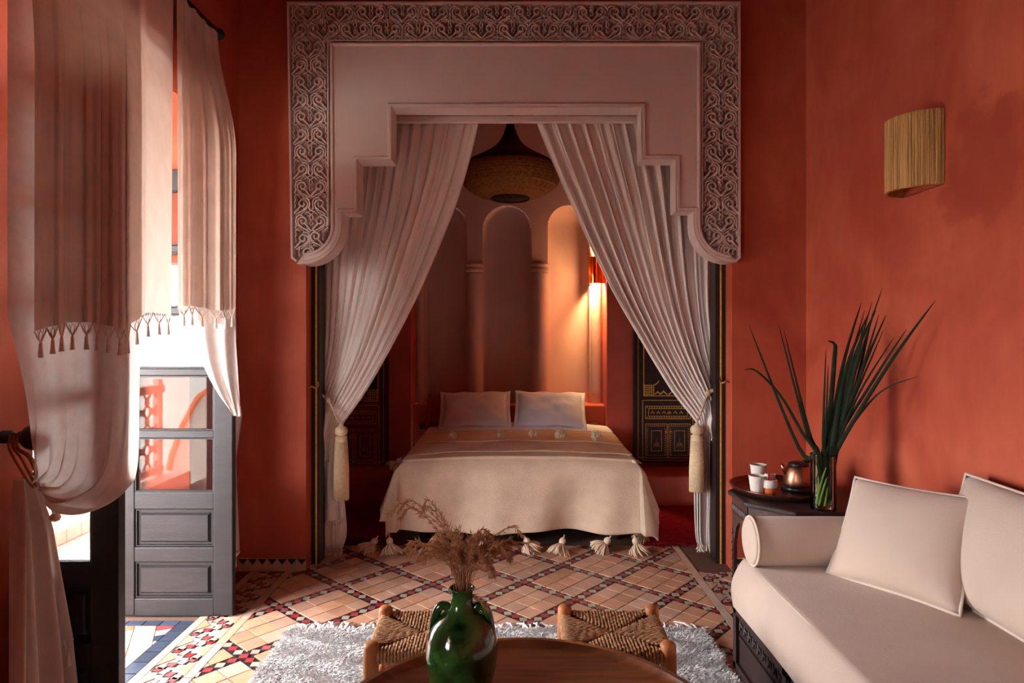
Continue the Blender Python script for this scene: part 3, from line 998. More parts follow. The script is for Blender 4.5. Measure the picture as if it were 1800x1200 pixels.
def lean(x, y, z, h, tilt, yaw=0.0, roll=0.0):
    """matrix of a cushion standing on its lower edge at (x,y,z), leaning back by tilt"""
    ax = Vector((math.cos(yaw)*math.cos(roll), math.sin(yaw)*math.cos(roll), math.sin(roll)))
    up = Vector((-math.sin(yaw)*math.sin(tilt), math.cos(yaw)*math.sin(tilt), math.cos(tilt)))
    M = frame_of((0, 0, 0), ax, up)
    c = Vector((x, y, z))+(M.to_3x3() @ Vector((0, h/2, 0)))
    M.translation = c
    return M
zb = BZ+0.055
cushion('bed_pillow', 'plump terracotta pillow mostly hidden behind the left white pillow', 'pillow', 0.66, 0.28, 0.10, lean(-0.46, 5.86, zb-0.01, 0.28, R(30), R(-3)), 'terracotta_cloth', 0.03, seed=4, flange=0.03)
cushion('bed_pillow', 'white bed pillow at the left, in front of a terracotta one', 'pillow', 0.59, 0.40, 0.18, lean(-0.36, 5.66, zb+0.012, 0.40, R(50), R(2), R(1)), 'linen_white', 0.05, wr=0.013, seed=1, flange=0.025, group='white pillows')
cushion('bed_pillow', 'white bed pillow at the right, tinted orange by the wall light', 'pillow', 0.59, 0.40, 0.18, lean(0.29, 5.66, zb+0.012, 0.40, R(50), R(-2), R(-1)), 'linen_white', 0.05, wr=0.013, seed=2, flange=0.025, group='white pillows')
# carpet
for (cx0, cx1, cy0, lb) in ((0.86, 1.56, 4.48, 'deep red runner on the floor at the right side of the bed'), (-1.45, -0.86, 4.62, 'deep red runner on the floor at the left side of the bed')):
    cp = thing('bedside_runner', lb, 'rug', ((cx0+cx1)/2, 5.0, 0.0), 'red bedside runners')
    MB().box(cx0, cx1, cy0, 5.43, 0.0055, 0.016).build('pile', 'red_carpet', cp)
    m = MB()
    for i in range(40):
        x = cx0+(cx1-cx0)*i/39
        m.tube([(x, cy0, 0.010), (x+random.uniform(-.02, .02), cy0-0.02, 0.010), (x+random.uniform(-.03, .03), cy0-0.045, 0.009)], 0.0035, 4)
    stuff(m.build('fringe', 'red_carpet', cp))

# outlets on the ledge front
for i, (px, py, lb) in enumerate(((1042, 748, 'brass double socket plate low beside the right pillow'), (745, 750, 'dull socket plate low beside the left pillow'))):
    x, z = PX(px, 6.0), PZ(py, 6.0)
    t = thing('wall_socket', lb, 'socket', (x, 6.02, z-0.03))
    MB().cbox(x-0.045, x+0.045, 6.012, 6.0195, z-0.03, z+0.03, 0.004).build('plate', 'brass' if i == 0 else 'outlet', t)
    MB().lathe([(0.014, 0), (0.014, 0.004), (0.010, 0.004)], (0, 0, 0), 14)
    for s in (-0.02, 0.02):
        MB().box(x+s-0.012, x+s+0.012, 6.010, 6.013, z-0.012, z+0.012).build('outlet_face', 'black_metal', t)

# ================================================================== CABINETS
def cabinet(label, xo, sg, dz, face, panelm):
    """xo: edge next to the bed, sg: direction away from it"""
    yf = 5.86
    k = 1/195.6
    t = thing('painted_cabinet', label, 'cabinet', (xo+sg*0.3, yf, 0.26), 'alcove cabinets')
    def X(p): return xo+sg*p*k
    def Z(p): return PZ(p, 5.88)+dz
    def bx(a, b, z0, z1, y0, y1): return MB().box(min(X(a), X(b)), max(X(a), X(b)), y0, y1, Z(z0), Z(z1))
    def rect(a, b, z0, z1, w, name, m='gold', par=None, y0=yf, h=0.005):
        pts = [(X(a), Z(z0)), (X(b), Z(z0)), (X(b), Z(z1)), (X(a), Z(z1))]
        MB().ribbon(pts, w, y0, y0-h, closed=True, chamfer=0.2).build(name, m, par or t)
    zt = 400
    bx(0, 118, 812, zt, yf, ALC-0.001).build('carcass', face, t)
    rect(1.5, 116.5, 810, zt, 0.018, 'outer_frame', 'dark_frame', h=0.022)
    rect(8, 110, 803, zt+8, 0.005, 'gold_line', h=0.006)
    if panelm == 'cabinet_red': rect(11.5, 106.5, 799, zt+12, 0.014, 'blue_line', 'cabinet_blue', h=0.004)
    # upper door with gold corner lattice
    u = bx(17, 103, 697, zt+20, yf-0.008, yf).build('upper_door', 'cabinet_dark', t)
    rect(17.5, 102.5, 695, zt+22, 0.008, 'gold_frame', par=u, y0=yf-0.008)
    m = MB()
    for side in (0, 1):
        def XX(p): return X(18+p) if side == 0 else X(102-p)
        for i in range(5):
            m.ribbon([(XX(1.5+3.8*i), Z(694)), (XX(1.5+3.8*i), Z(694-19))], 1.3*k, yf-0.008, yf-0.013)
            m.ribbon([(XX(0), Z(692-3.8*i)), (XX(18), Z(692-3.8*i))], 1.3*k, yf-0.008, yf-0.013)
        m.ribbon([(XX(18), Z(676)), (XX(22), Z(674)), (XX(26), Z(669))], 2*k, yf-0.008, yf-0.013)
        m.ribbon([(XX(19), Z(692)), (XX(24), Z(688)), (XX(29), Z(692)), (XX(34), Z(687)), (XX(41), Z(693))], 2.2*k, yf-0.008, yf-0.013)
    stuff(m.build('gold_lattice', 'gold', u))
    # lower half
    rect(16, 104, 808, 703, 0.006, 'gold_frame', h=0.006)
    d = bx(20, 100, 735, 713, yf-0.008, yf).build('drawer', panelm, t)
    rect(20.5, 99.5, 735, 713, 0.006, 'gold_frame', par=d, y0=yf-0.008)
    rect(26, 94, 730.5, 717.5, 0.005, 'gold_frame', par=d, y0=yf-0.008)
    m = MB()
    for i in range(18):
        for zz in (732.7, 715.3):
            m.ribbon([(X(22+4.3*i), Z(zz+1.2)), (X(24.5+4.3*i), Z(zz-1.2))], 1.2*k, yf-0.008, yf-0.011)
    for i in range(6):
        m.ribbon([(X(30+10*i), Z(726)), (X(33+10*i), Z(722)), (X(36+10*i), Z(726))], 1.3*k, yf-0.008, yf-0.011)
    stuff(m.build('gold_ornament', 'gold', d))
    def knob(p, z, par):
        MB().lathe([(0.004, 0.0), (0.005, 0.012), (0.013, 0.018), (0.015, 0.026), (0.010, 0.034), (0.0, 0.036)], (0, 0, 0), 14)
        mm = MB(); prof = [(0.004, 0.0), (0.005, 0.012), (0.013, 0.018), (0.015, 0.026), (0.010, 0.034), (0.0, 0.036)]
        mm.lathe(prof, (0, 0, 0), 14)
        mm.v = [(X(p)+v[0], yf-0.008-v[2], Z(z)+v[1]) for v in mm.v]
        mm.build('knob', 'brass', par, smooth=True)
    knob(60, 724, d)
    for (a, b) in ((20, 59.5), (60.5, 100)):
        q = bx(a, b, 804, 743, yf-0.008, yf).build('lower_door', 'cabinet_dark' if panelm == 'cabinet_dark' else panelm, t)
        rect(a+1, b-1, 803.5, 744, 0.006, 'gold_frame', par=q, y0=yf-0.008)
        rect(a+11, b-11, 791, 756, 0.005, 'gold_frame', par=q, y0=yf-0.008)
        m = MB()
        for i in range(9):
            m.ribbon([(X(a+4+3.6*i), Z(748.5)), (X(a+6+3.6*i), Z(746.5))], 1.2*k, yf-0.008, yf-0.011)
            m.ribbon([(X(a+4+3.6*i), Z(800)), (X(a+6+3.6*i), Z(798))], 1.2*k, yf-0.008, yf-0.011)
        for i in range(12):
            m.ribbon([(X(b-5), Z(752+4*i)), (X(b-3.4), Z(754+4*i))], 1.2*k, yf-0.008, yf-0.011)
            m.ribbon([(X(a+5), Z(752+4*i)), (X(a+3.4), Z(754+4*i))], 1.2*k, yf-0.008, yf-0.011)
        c = (a+b)/2
        m.ribbon([(X(c-5), Z(784)), (X(c-3), Z(777)), (X(c-1), Z(784)), (X(c), Z(768)), (X(c+1), Z(784)), (X(c+3), Z(777)), (X(c+5), Z(784))], 1.1*k, yf-0.008, yf-0.011)
        stuff(m.build('gold_ornament', 'gold', q))
        knob(b-3.5 if a < 30 else a+3.5, 757, q)
cabinet('dark red and gold painted cabinet at the left of the bed', PX(683, 5.88), -1, -0.045, 'cabinet_red', 'cabinet_red')
cabinet('nearly black gold-lined painted cabinet at the right of the bed', PX(1113, 5.88), 1, 0.0, 'cabinet_dark', 'cabinet_dark')

# ================================================================== PENDANT LAMP
pd = 5.05; pk = pd/F
pxc, pzc = PX(897, pd), 0
pl_ = thing('pendant_lamp', 'large onion-shaped wicker pendant lamp hanging over the bed', 'lamp', (pxc, pd, PZ(350, pd)))
def prof(lst): return [(r*pk, PZ(y, pd)) for r, y in lst]
def densify(p, n):
    return [(v.x, v.y) for v in catmull([(a, b, 0) for a, b in p], n)]
capp = densify(prof([(5, 190), (6, 213), (10, 231), (19, 249), (34, 263), (54, 275), (72, 285), (83, 295)]), 5)
def ringfn(amp, nr):
    def fn(r, z, a): return r+amp*math.sin(z*nr)+amp*0.8*math.sin(a*36)*(1 if int(z*nr/PI) % 2 else -1)
    return fn
MB().lathe(capp, (pxc, pd, 0), 96, fn=ringfn(0.0015, 500)).build('upper_cone', 'wicker_dark', pl_, smooth=True)  # dark woven top, with its shade also put into the colour
bask = densify(prof([(83, 295), (88, 304), (87, 315), (80, 327), (66, 338), (50, 345), (34, 348)]), 6)
MB().lathe(bask, (pxc, pd, 0), 132, fn=ringfn(0.0055, 300)).build('woven_bowl', 'wicker', pl_, smooth=True)
MB().lathe(prof([(33, 347), (35, 349), (33, 351), (31, 349), (33, 347)]), (pxc, pd, 0), 40).build('rim', 'wicker_dark', pl_, smooth=True)
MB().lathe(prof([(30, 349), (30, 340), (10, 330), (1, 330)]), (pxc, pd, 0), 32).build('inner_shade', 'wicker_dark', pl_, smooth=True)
MB().tube([(pxc, pd, PZ(195, pd)), (pxc, pd, 3.6)], 0.006, 8).build('cord', 'black_metal', pl_)

# ================================================================== WALL LIGHTS
def sconce(name, label, cx_, cy_, z0, z1, r, a0, a1, mt, lit=None, flat=1.0):
    t = thing(name, label, 'wall light', (cx_, cy_, z0))
    seg = 28
    MB().lathe([(r-0.004, z0+0.004), (r-0.004, z1-0.004)], (cx_, cy_, 0), seg, a0, a1).build('shade', mt, t, smooth=True)
    m = MB(); rr = random.Random(3)
    n = 150
    for i in range(n):
        a = a0+(a1-a0)*(i+rr.uniform(-.3, .3))/n
        pts = []
        ro = r+rr.uniform(-0.002, 0.004)
        for q in range(7):
            zz = z0+(z1-z0)*q/6
            aa = a+rr.uniform(-0.008, 0.008)
            pts.append((cx_+ro*math.cos(aa), cy_+ro*math.sin(aa), zz))
        m.tube(pts, rr.uniform(0.0016, 0.0032), 4)
    stuff(m.build('raffia_strands', mt, t, smooth=False))
    for zz in (z0, z1):
        pts = [(cx_+(r-0.006)*math.cos(a0+(a1-a0)*i/24), cy_+(r-0.006)*math.sin(a0+(a1-a0)*i/24), zz) for i in range(25)]
        pts.append(pts[0])
        MB().tube(pts, 0.003, 6, cap=False).build('wire_ring', 'brass' if lit is None else 'black_metal', t)
    if lit:
        MB().lathe([(0.0, -0.03), (0.016, -0.024), (0.022, 0.0), (0.014, 0.03), (0.010, 0.05), (0.0, 0.05)], (cx_+0.05*math.cos((a0+a1)/2), cy_+0.05*math.sin((a0+a1)/2), (z0+z1)/2), 12).build('bulb', 'bulb_glow', t, smooth=True)
        ld = bpy.data.lights.new('lamp_light', 'POINT'); ld.energy = lit; ld.color = (1.0, 0.55, 0.24); ld.shadow_soft_size = 0.02
        lo = bpy.data.objects.new('lamp_light', ld); C.objects.link(lo)
        lo.location = (cx_+0.075*math.cos((a0+a1)/2), cy_+0.075*math.sin((a0+a1)/2), z0+0.05)
mat('bulb_glow', lin(255, 200, 140), 0.5, emit=((1.0, 0.6, 0.28), 12.0))
sconce('wall_sconce', 'pale raffia half-round wall light on the bare red wall above the sofa', XR-0.002, 2.846, 2.072, 2.385, 0.142, PI/2, 3*PI/2, 'raffia')
sconce('wall_sconce', 'glowing raffia wall light behind the right drape beside the niche', RX1-0.055, NY-0.075, PZ(498, 6.1), PZ(452, 6.1), 0.085, PI*0.62, PI*1.72, 'raffia_lit', lit=110)

# ================================================================== ALCOVE DRAPES
def row_at(rows, t):
    ys = [r[0] for r in rows]
    y = ys[0]+(ys[-1]-ys[0])*t
    return y
def alcove_drape(label, rows, nf, d0, seed, tie_y, slope, mt='drape', mirror=False):
    """rows: (py, px_outer, px_inner, amp) measured at depth d0"""
    ys = [r[0] for r in rows]; po = [r[1] for r in rows]; pi_ = [r[2] for r in rows]; am = [r[3] for r in rows]
    ph = random.Random(seed); k = [ph.uniform(0, 6.28) for _ in range(6)]
    # smooth the rows
    def sm(vals):
        pts = catmull([(a, b, 0) for a, b in zip(ys, vals)], 8)
        return [p.x for p in pts], [p.y for p in pts]
    A, B_, D_ = sm(po), sm(pi_), sm(am)
    def f(u, v):
        y = ys[0]+(ys[-1]-ys[0])*v
        a = interp(y, *A); b = interp(y, *B_); amp = interp(y, *D_)
        uu = u+0.025*math.sin(2*PI*u*3+k[0])*(1-abs(2*u-1))
        phs = 2*PI*(nf*uu+0.35*math.sin(uu*5+k[1])+0.18*math.sin(uu*11+k[2]))
        px = a+(b-a)*uu
        wob = 0.35*math.sin(y*0.02+uu*9+k[4])
        s1 = math.sin(phs+wob)
        mod = 0.55+0.45*math.sin(uu*13+k[5])
        dep = amp*mod*(s1*0.65+0.35*s1*abs(s1))+amp*0.22*math.sin(phs*2.3+k[3]+y*0.01)+amp*0.10*math.sin(phs*5.1+y*0.013)
        tie = math.exp(-((y-tie_y)/70.0)**2)
        yy = y+slope*(u-0.35)*tie
        bulge = 0.05*math.sin(PI*uu)*tie
        d = d0+dep-bulge
        X = (px-CX)*d0/F+amp*0.35*math.cos(phs)*(1-0.5*tie); Zz = PZ(yy, d0)
        return (X, d, max(0.012, Zz))
    th = thing('alcove_drape', label, 'curtain', (PX(po[-1], d0), d0, 0.0), 'alcove drapes')
    o = MB().grid(f, 200, 130).build('cloth', mt, th, smooth=True)
    o.modifiers.new('thick', 'SOLIDIFY').thickness = 0.003
    # knotted fringe at the hem
    m = MB(); rr = random.Random(seed)
    for i in range(34):
        u = (i+0.5)/34
        p = Vector(f(u, 1.0)); q = Vector(f(u, 0.985))
        L_ = rr.uniform(0.03, 0.055)
        m.tube([p+(0, 0, 0.006) if False else p, p+Vector((rr.uniform(-.006, .006), -0.006, -L_*0.5)), p+Vector((rr.uniform(-.012, .012), -0.01, -L_))], [0.0025, 0.004, 0.005], 5)
    for v in m.v: pass
    m.v = [(a, b, max(0.004, c)) for a, b, c in m.v]
    stuff(m.build('fringe', 'fringe', th))
    return th, f
rowsL = [(188, 556, 845, 0.036), (270, 556, 827, 0.036), (350, 557, 803, 0.036), (430, 558, 772, 0.035), (520, 560, 733, 0.030), (600, 562, 690, 0.024),
         (650, 564, 652, 0.019), (690, 563, 614, 0.013), (712, 561, 600, 0.010), (760, 561, 592, 0.014), (850, 561, 602, 0.019), (930, 562, 609, 0.020), (962, 568, 602, 0.019)]
rowsR = [(188, 1258, 932, 0.036), (270, 1257, 964, 0.036), (350, 1255, 999, 0.036), (440, 1250, 1040, 0.035), (530, 1248, 1086, 0.030), (600, 1252, 1130, 0.024),
         (650, 1256, 1172, 0.019), (690, 1258, 1214, 0.013), (712, 1260, 1226, 0.010), (760, 1265, 1220, 0.014), (850, 1268, 1220, 0.019), (930, 1262, 1222, 0.020), (955, 1258, 1226, 0.019)]
dl, fL = alcove_drape('cream drape tied back at the left side of the bed alcove', rowsL, 12, 4.27, 5, 705, 62)
dr, fR = alcove_drape('cream drape tied back at the right side of the bed alcove', rowsR, 12, 4.27, 9, 700, 62)
# loose lace-edged flaps hanging at the tie
def flap(par, px0, px1, y0, y1, d, seed):
    def f(u, v):
        y = y0+(y1-y0)*v+10*math.sin(u*PI)
        px = px0+(px1-px0)*u+2*math.sin(v*5+seed)
        dd = d+0.02*math.sin(u*2*PI*1.5+v*2)
        return (PX(px, d), dd, PZ(y, d))
    o = MB().grid(f, 24, 24).build('lace_flap', 'drape', par, smooth=True)
    m = MB()
    for i in range(10):
        p = Vector(f((i+0.5)/10, 1.0))
        m.tube([p, p+Vector((0.003, -0.003, -0.02)), p+Vector((-0.002, -0.004, -0.038))], [0.002, 0.0035, 0.0045], 5)
    stuff(m.build('fringe', 'fringe', par))
flap(dl, 562, 582, 715, 800, 4.215, 1)
flap(dl, 566, 603, 760, 905, 4.235, 3)
flap(dr, 1243, 1262, 712, 755, 4.215, 2)
flap(dr, 1255, 1271, 735, 800, 4.225, 4)

def tieback(label, hook, knot, tail, tas_c, d, tl, wd):
    """all in px at depth d"""
    P = lambda p, dd=d: Vector((PX(p[0], dd), dd, PZ(p[1], dd)))
    t = thing('curtain_tieback', label, 'tieback', tuple(P(tas_c)-Vector((0, 0, tl*d/F))), 'silk tiebacks')
    for o_ in (0, 3):
        MB().tube(catmull([P((hook[0], hook[1]+o_), 4.13), P(((hook[0]+knot[0])/2, (hook[1]+knot[1])/2+4+o_), 4.17), P((knot[0], knot[1]+o_)), P(tail), P((tas_c[0], tas_c[1]-8))], 6), 0.006, 6).build('cord', 'cord', t, smooth=True)
    m = MB()
    kp = P(knot)
    m.lathe([(0.0, -0.02), (0.014, -0.016), (0.02, 0.0), (0.014, 0.016), (0.0, 0.02)], kp, 12); m.build('knot', 'cord', t, smooth=True)
    c = P(tas_c); k = d/F
    MB().lathe([(0.0, 6*k), (3*k, 5*k), (5*k, 1*k), (wd*0.42*k, -1*k), (wd*0.52*k, -7*k), (wd*0.45*k, -13*k), (wd*0.2*k, -16*k)], c, 20).build('bobble', 'silk_tassel', t, smooth=True)
    MB().lathe([(wd*0.2*k, -15*k), (wd*0.46*k, -17*k), (wd*0.48*k, -27*k), (wd*0.44*k, -28*k)], c, 20).build('collar', 'silk_tassel', t, smooth=True)
    m = MB()
    for ring, cnt in ((1.0, 40), (0.7, 24)):
        for i in range(cnt):
            a = 2*PI*i/cnt
            r0, r1 = wd*0.44*k*ring, wd*0.56*k*ring
            z1 = -tl*k+random.uniform(0, 3)*k
            m.tube([c+Vector((r0*math.cos(a), r0*math.sin(a), -26*k)), c+Vector((r1*0.97*math.cos(a), r1*0.97*math.sin(a), -70*k)), c+Vector((r1*math.cos(a+.05), r1*math.sin(a+.05), z1))], 0.0055, 5)
    stuff(m.build('skirt', 'silk_tassel', t, smooth=True))
tieback('silk tassel tieback round the left alcove drape', (556, 676), (578, 703), (594, 738), (600, 750), 4.17, 128, 22)
tieback('silk tassel tieback partly hidden by the right alcove drape', (1267, 668), (1245, 690), (1231, 728), (1225, 748), 4.20, 116, 22)
def hook(label, px, py, sg, y0):
    x, z = PX(px, 4.08), PZ(py, 4.08)
    t = thing('curtain_hook', label, 'hook', (x, 4.08, z), 'brass curtain hooks')
    s = sg
    MB().tube(catmull([(x-s*0.045, 4.06, z+0.006), (x-s*0.03, 4.05, z-0.008), (x-s*0.008, 4.05, z+0.0), (x+s*0.012, 4.06, z-0.012), (x+s*0.02, 4.08, z+0.0), (x+s*0.014, y0, z+0.022)], 6), [0.006]*31, 8).build('arm', 'brass', t, smooth=True)
    MB().lathe([(0, -0.009), (0.008, -0.006), (0.010, 0), (0.007, 0.007), (0, 0.009)], (x-s*0.045, 4.06, z+0.006), 12).build('finial', 'brass', t, smooth=True)
hook('brass swan-neck curtain hook on the left alcove post', 553, 678, 1, 4.10)
hook('brass swan-neck curtain hook on the right alcove post', 1272, 669, -1, 4.12)

# ================================================================== WINDOW CURTAINS (left wall)
def folds(y, k, seed):
    r_ = random.Random(seed); a = [r_.uniform(0, 6.28) for _ in range(5)]
    return (math.sin(y*k+a[0]+0.8*math.sin(y*5+a[1]))*0.6+math.sin(y*k*2.1+a[2])*0.25+math.sin(y*k*0.43+a[3])*0.4)
RODZ = 3.07
rod = thing('curtain_rod', 'black curtain rod with round end high above the terrace door', 'curtain rod', (-1.6, 3.5, RODZ))
MB().tube([(-1.61, 1.2, RODZ), (-1.61, 3.52, RODZ)], 0.014, 10).build('pole', 'black_metal', rod, smooth=True)
MB().lathe([(0, -0.03), (0.02, -0.024), (0.032, 0), (0.02, 0.024), (0, 0.03)], (-1.61, 3.54, RODZ), 14).build('finial', 'black_metal', rod, smooth=True)
MB().box(XL, -1.60, 3.40, 3.425, RODZ-0.012, RODZ+0.012).build('bracket', 'black_metal', rod)

def macrame(fhem, n, par, seed, L_=0.075):
    """openwork scallops and little tassels below a hem; fhem(u) -> point"""
    rr = random.Random(seed); m = MB()
    pts = [Vector(fhem(i/n)) for i in range(n+1)]
    dn = Vector((0, 0, -1))
    for i in range(n):
        a, b = pts[i], pts[i+1]; mid = (a+b)/2+dn*L_*0.55
        c = [a, a*0.7+b*0.3+dn*L_*0.38, mid]; e = [b, b*0.7+a*0.3+dn*L_*0.38, mid]
        m.tube(c, 0.0030, 5); m.tube(e, 0.0030, 5)
        q = (a+b)/2
        m.tube([q, q+(a-b)*0.18+dn*L_*0.28, mid], 0.0018, 4); m.tube([q, q+(b-a)*0.18+dn*L_*0.28, mid], 0.0018, 4)
        m.tube([a*0.75+b*0.25, a*0.62+b*0.38+dn*L_*0.3, mid], 0.0016, 4); m.tube([b*0.75+a*0.25, b*0.62+a*0.38+dn*L_*0.3, mid], 0.0016, 4)
        m.tube([mid, mid+dn*0.010, mid+dn*0.014, mid+dn*0.05], [0.003, 0.006, 0.0055, 0.009], 7)
    return stuff(m.build('fringe', 'fringe', par))

# --- near curtain
wc1 = thing('window_curtain', 'sheer pale curtain nearest the camera, swagged and tied at the left edge', 'curtain', (-1.6, 2.15, 0), 'terrace door curtains')
NPATH = [(-1.60, 2.05), (-1.56, 2.135), (-1.475, 2.215), (-1.385, 2.262), (-1.362, 2.30), (-1.40, 2.40), (-1.50, 2.65), (-1.60, 3.06)]
NS = [0.0, 0.19, 0.42, 0.62, 0.70, 0.76, 0.84, 1.0]        # roughly the share of the picture width
def near_path(s, z, back=0.0):
    lx_, ly_ = interp(s, NS, [p[0] for p in NPATH]), interp(s, NS, [p[1] for p in NPATH])
    tx_, ty_ = -1.60, 2.05+1.01*s**1.5
    w = smooth01((3.0-z)/0.68)
    return tx_+(lx_-tx_)*w-back, ty_+(ly_-ty_)*w+(0.0 if s > 0.66 else -0.0)
def near_overlay(u, v):
    s = 0.17+0.83*u
    zh = 1.462+0.03*math.sin(u*5)+0.105*smooth01((u-0.60)/0.25)
    z = RODZ-0.01+(zh-RODZ+0.01)*v
    x, y = near_path(s, z)
    f = folds(u*1.15, 30, 4)
    g = 0.4+0.6*v
    # push folds towards the camera / the room so the leaf stays behind the cloth
    return (x+0.012*f*g+0.004, y-0.022*abs(f)*g-0.004, z)
o = MB().grid(near_overlay, 190, 60).build('shawl_valance', 'shawl', wc1, smooth=True)
macrame(lambda u: near_overlay(u, 1.0), 13, wc1, 2)
def pd_(px, py, d): return Vector((PX(px, d), d, PZ(py, d)))
SWAG = {}
def near_under(u, v):
    s = u*0.80
    fx = folds(u*1.0, 24, 7)
    def at(z):
        x, y = near_path(s, z)
        return Vector((x+0.006*fx-0.004, y+0.008+(0.006*fx if s < 0.6 else 0.02*fx), z))
    if v < 0.45:
        t = v/0.45
        return at(RODZ-0.02+(1.52-RODZ+0.02)*t)
    if u not in SWAG:
        p0 = at(1.52); pt = at(1.60)
        pxu = CX+F*p0.x/p0.y
        dm = p0.y
        L = lambda a, b: a+(b-a)*u
        q1 = pd_(L(50, 243), L(700, 800), dm if u < 0.8 else dm*(1-(u-0.8))+2.32*(u-0.8))
        q2 = pd_(L(62, 222), L(790, 868), L(2.14, 2.235)); q3 = pd_(L(64, 165), L(818, 899), L(2.14, 2.20)); q4 = pd_(L(64, 92), L(832, 884), L(2.135, 2.16))
        q5 = pd_(L(60, 66), L(836, 848), 2.13)
        SWAG[u] = catmull([p0, q1, q2, q3, q4, q5], 12)
    t = (v-0.45)/0.55
    P_ = SWAG[u]; k = t*(len(P_)-1); i = min(len(P_)-2, int(k)); p = P_[i]+(P_[i+1]-P_[i])*(k-i)
    cr = 0.026*math.sin(u*24+2.4*math.sin(t*3.2))*smooth01(t*2.5)*smooth01((1-t)*3)+0.007*math.sin(u*41+t*7)*smooth01(t*2.5)*smooth01((1-t)*3)
    return (p.x+cr*0.3, p.y-abs(cr)*0.9-0.012*fx*(1-t), p.z+cr*0.6)
MB().grid(near_under, 150, 110).build('sheer_panel', 'gauze', wc1, smooth=True)
def near_tail(u, v):
    z = 0.985-0.965*v
    w0, w1 = interp(v, [0, .2, .6, 1], [2.095, 2.07, 2.04, 2.02]), interp(v, [0, .2, .6, 1], [2.165, 2.23, 2.31, 2.35])
    y = w0+(w1-w0)*u
    return (-1.60+0.030*interp(v, [0, .15, 1], [.4, .9, 1.2])*math.sin(u*2*PI*3.4+0.6)+0.01*math.sin(u*31)+0.03*v, y, z)
MB().grid(near_tail, 90, 60).build('tail', 'shawl', wc1, smooth=True)
macrame(lambda u: Vector(near_tail(0.78+0.22*u, 0.62)), 3, wc1, 4)

# knob on the wall with cord and pompon
kb = thing('curtain_holdback', 'black turned curtain holdback on the red wall at the left edge', 'holdback', (XL, 2.165, 1.11))
kx, ky, kz = XL-0.03, 2.165, 1.112
mm = MB(); mm.lathe([(0.040, 0.0), (0.040, 0.006), (0.022, 0.010), (0.022, 0.055), (0.014, 0.06), (0.014, 0.085), (0.020, 0.088), (0.020, 0.095), (0.024, 0.10), (0.038, 0.115), (0.044, 0.135), (0.040, 0.155), (0.026, 0.170), (0.0, 0.174)], (0, 0, 0), 20)
mm.v = [(kx+v[2]*1.0, ky+v[0], kz+v[1]) for v in mm.v]
mm.build('turned_knob', 'black_metal', kb, smooth=True)
cd = thing('rope_tieback', 'twisted brown rope with a small ball looped on the black knob', 'tieback', (-1.58, 2.15, 0.85))
for (a, b) in ((0.065, -0.02), (0.078, 0.0), (0.082, 0.022), (0.094, 0.03)):
    MB().tube(catmull([(kx+a, ky-0.016, kz+0.01), (kx+a+0.004, ky-0.024, kz-0.03), (-1.60+b*0.3, 2.115+b, 1.05), (-1.575, 2.125+b, 0.985), (-1.57, 2.14+b*0.7, 0.955)], 6), 0.004, 6).build('rope', 'cord_brown', cd, smooth=True)
for (a) in (0.0, 0.012):
    MB().tube(catmull([(-1.555, 2.15, 0.965), (-1.55, 2.175+a, 0.90), (-1.555, 2.20+a, 0.845)], 6), 0.005, 6).build('rope', 'cord', cd, smooth=True)
MB().lathe([(0, -0.016), (0.013, -0.011), (0.018, 0), (0.013, 0.011), (0, 0.016)], (-1.555, 2.205, 0.835), 14).build('ball', 'cord', cd, smooth=True)

# --- far curtain, pushed out by the open door leaf
wc2 = thing('window_curtain', 'sheer pale curtain farther back, draped over the open door leaf', 'curtain', (-1.5, 3.3, 0), 'terrace door curtains')
def far_path(u, w, z):
    top = Vector((-1.60, 3.075+0.435*u))
    pts = [Vector((-1.625, 3.13)), Vector((-1.56, 3.22)), Vector((-1.47, 3.26)), Vector((-1.402, 3.285))]
    s = u*3; i = min(2, int(s)); low = pts[i]+(pts[i+1]-pts[i])*(s-i)
    return top+(low-top)*w
def far_overlay(u, v):
    z = RODZ-0.01+(1.575-RODZ+0.01)*v
    w = smooth01((RODZ-z)/0.74)
    p = far_path(u, w, z)
    f = folds(u*1.1, 24, 12)
    return (p.x+0.018*f*(0.5+0.5*v)*(1-0.6*u), p.y-0.018*abs(f)*(0.3+0.7*v), z+0.01*math.sin(u*7))
MB().grid(far_overlay, 110, 60).build('shawl_valance', 'shawl', wc2, smooth=True)
macrame(lambda u: far_overlay(u, 1.0), 6, wc2, 5)
def far_under(u, v):
    ys = [560, 600, 640, 670, 700, 722, 734]
    lf = [332, 340, 352, 366, 384, 401, 409]
    rt = [412, 412, 414, 415, 416, 416, 415]
    y = ys[0]+(ys[-1]-ys[0])*v
    d = 3.275
    a, b = interp(y, ys, lf), interp(y, ys, rt)
    px = a+(b-a)*u
    f = math.sin(u*2*PI*2.2+v*2)
    return (PX(px, d), d+0.018*f*(1-v*0.5)+0.05*v*v*u, PZ(y+(1-u)*-4, d))
MB().grid(far_under, 60, 50).build('sheer_panel', 'gauze', wc2, smooth=True)
def far_upper(u, v):
    z = RODZ-0.02+(1.52-RODZ)*v
    p = far_path(min(1, 0.05+u*0.95), smooth01((RODZ-z)/0.74), z)
    f = folds(u*0.9, 18, 15)
    return (p.x-0.012+0.01*f*(1-u), p.y+0.012-0.006*abs(f), z)
MB().grid(far_upper, 80, 40).build('sheer_panel', 'gauze', wc2, smooth=True)
def far_tail(u, v):
    z = interp(v, [0, 0.12, 1], [1.12, 1.02, 0.30])
    w0, w1 = interp(v, [0, .12, .4, 1], [-1.47, -1.50, -1.57, -1.60]), interp(v, [0, .12, .4, 1], [-1.425, -1.44, -1.475, -1.462])
    y = interp(v, [0, .05, .12, 1], [3.32, 3.39, 3.43, 3.45])
    return (w0+(w1-w0)*u, y+0.012*math.sin(u*9), z)
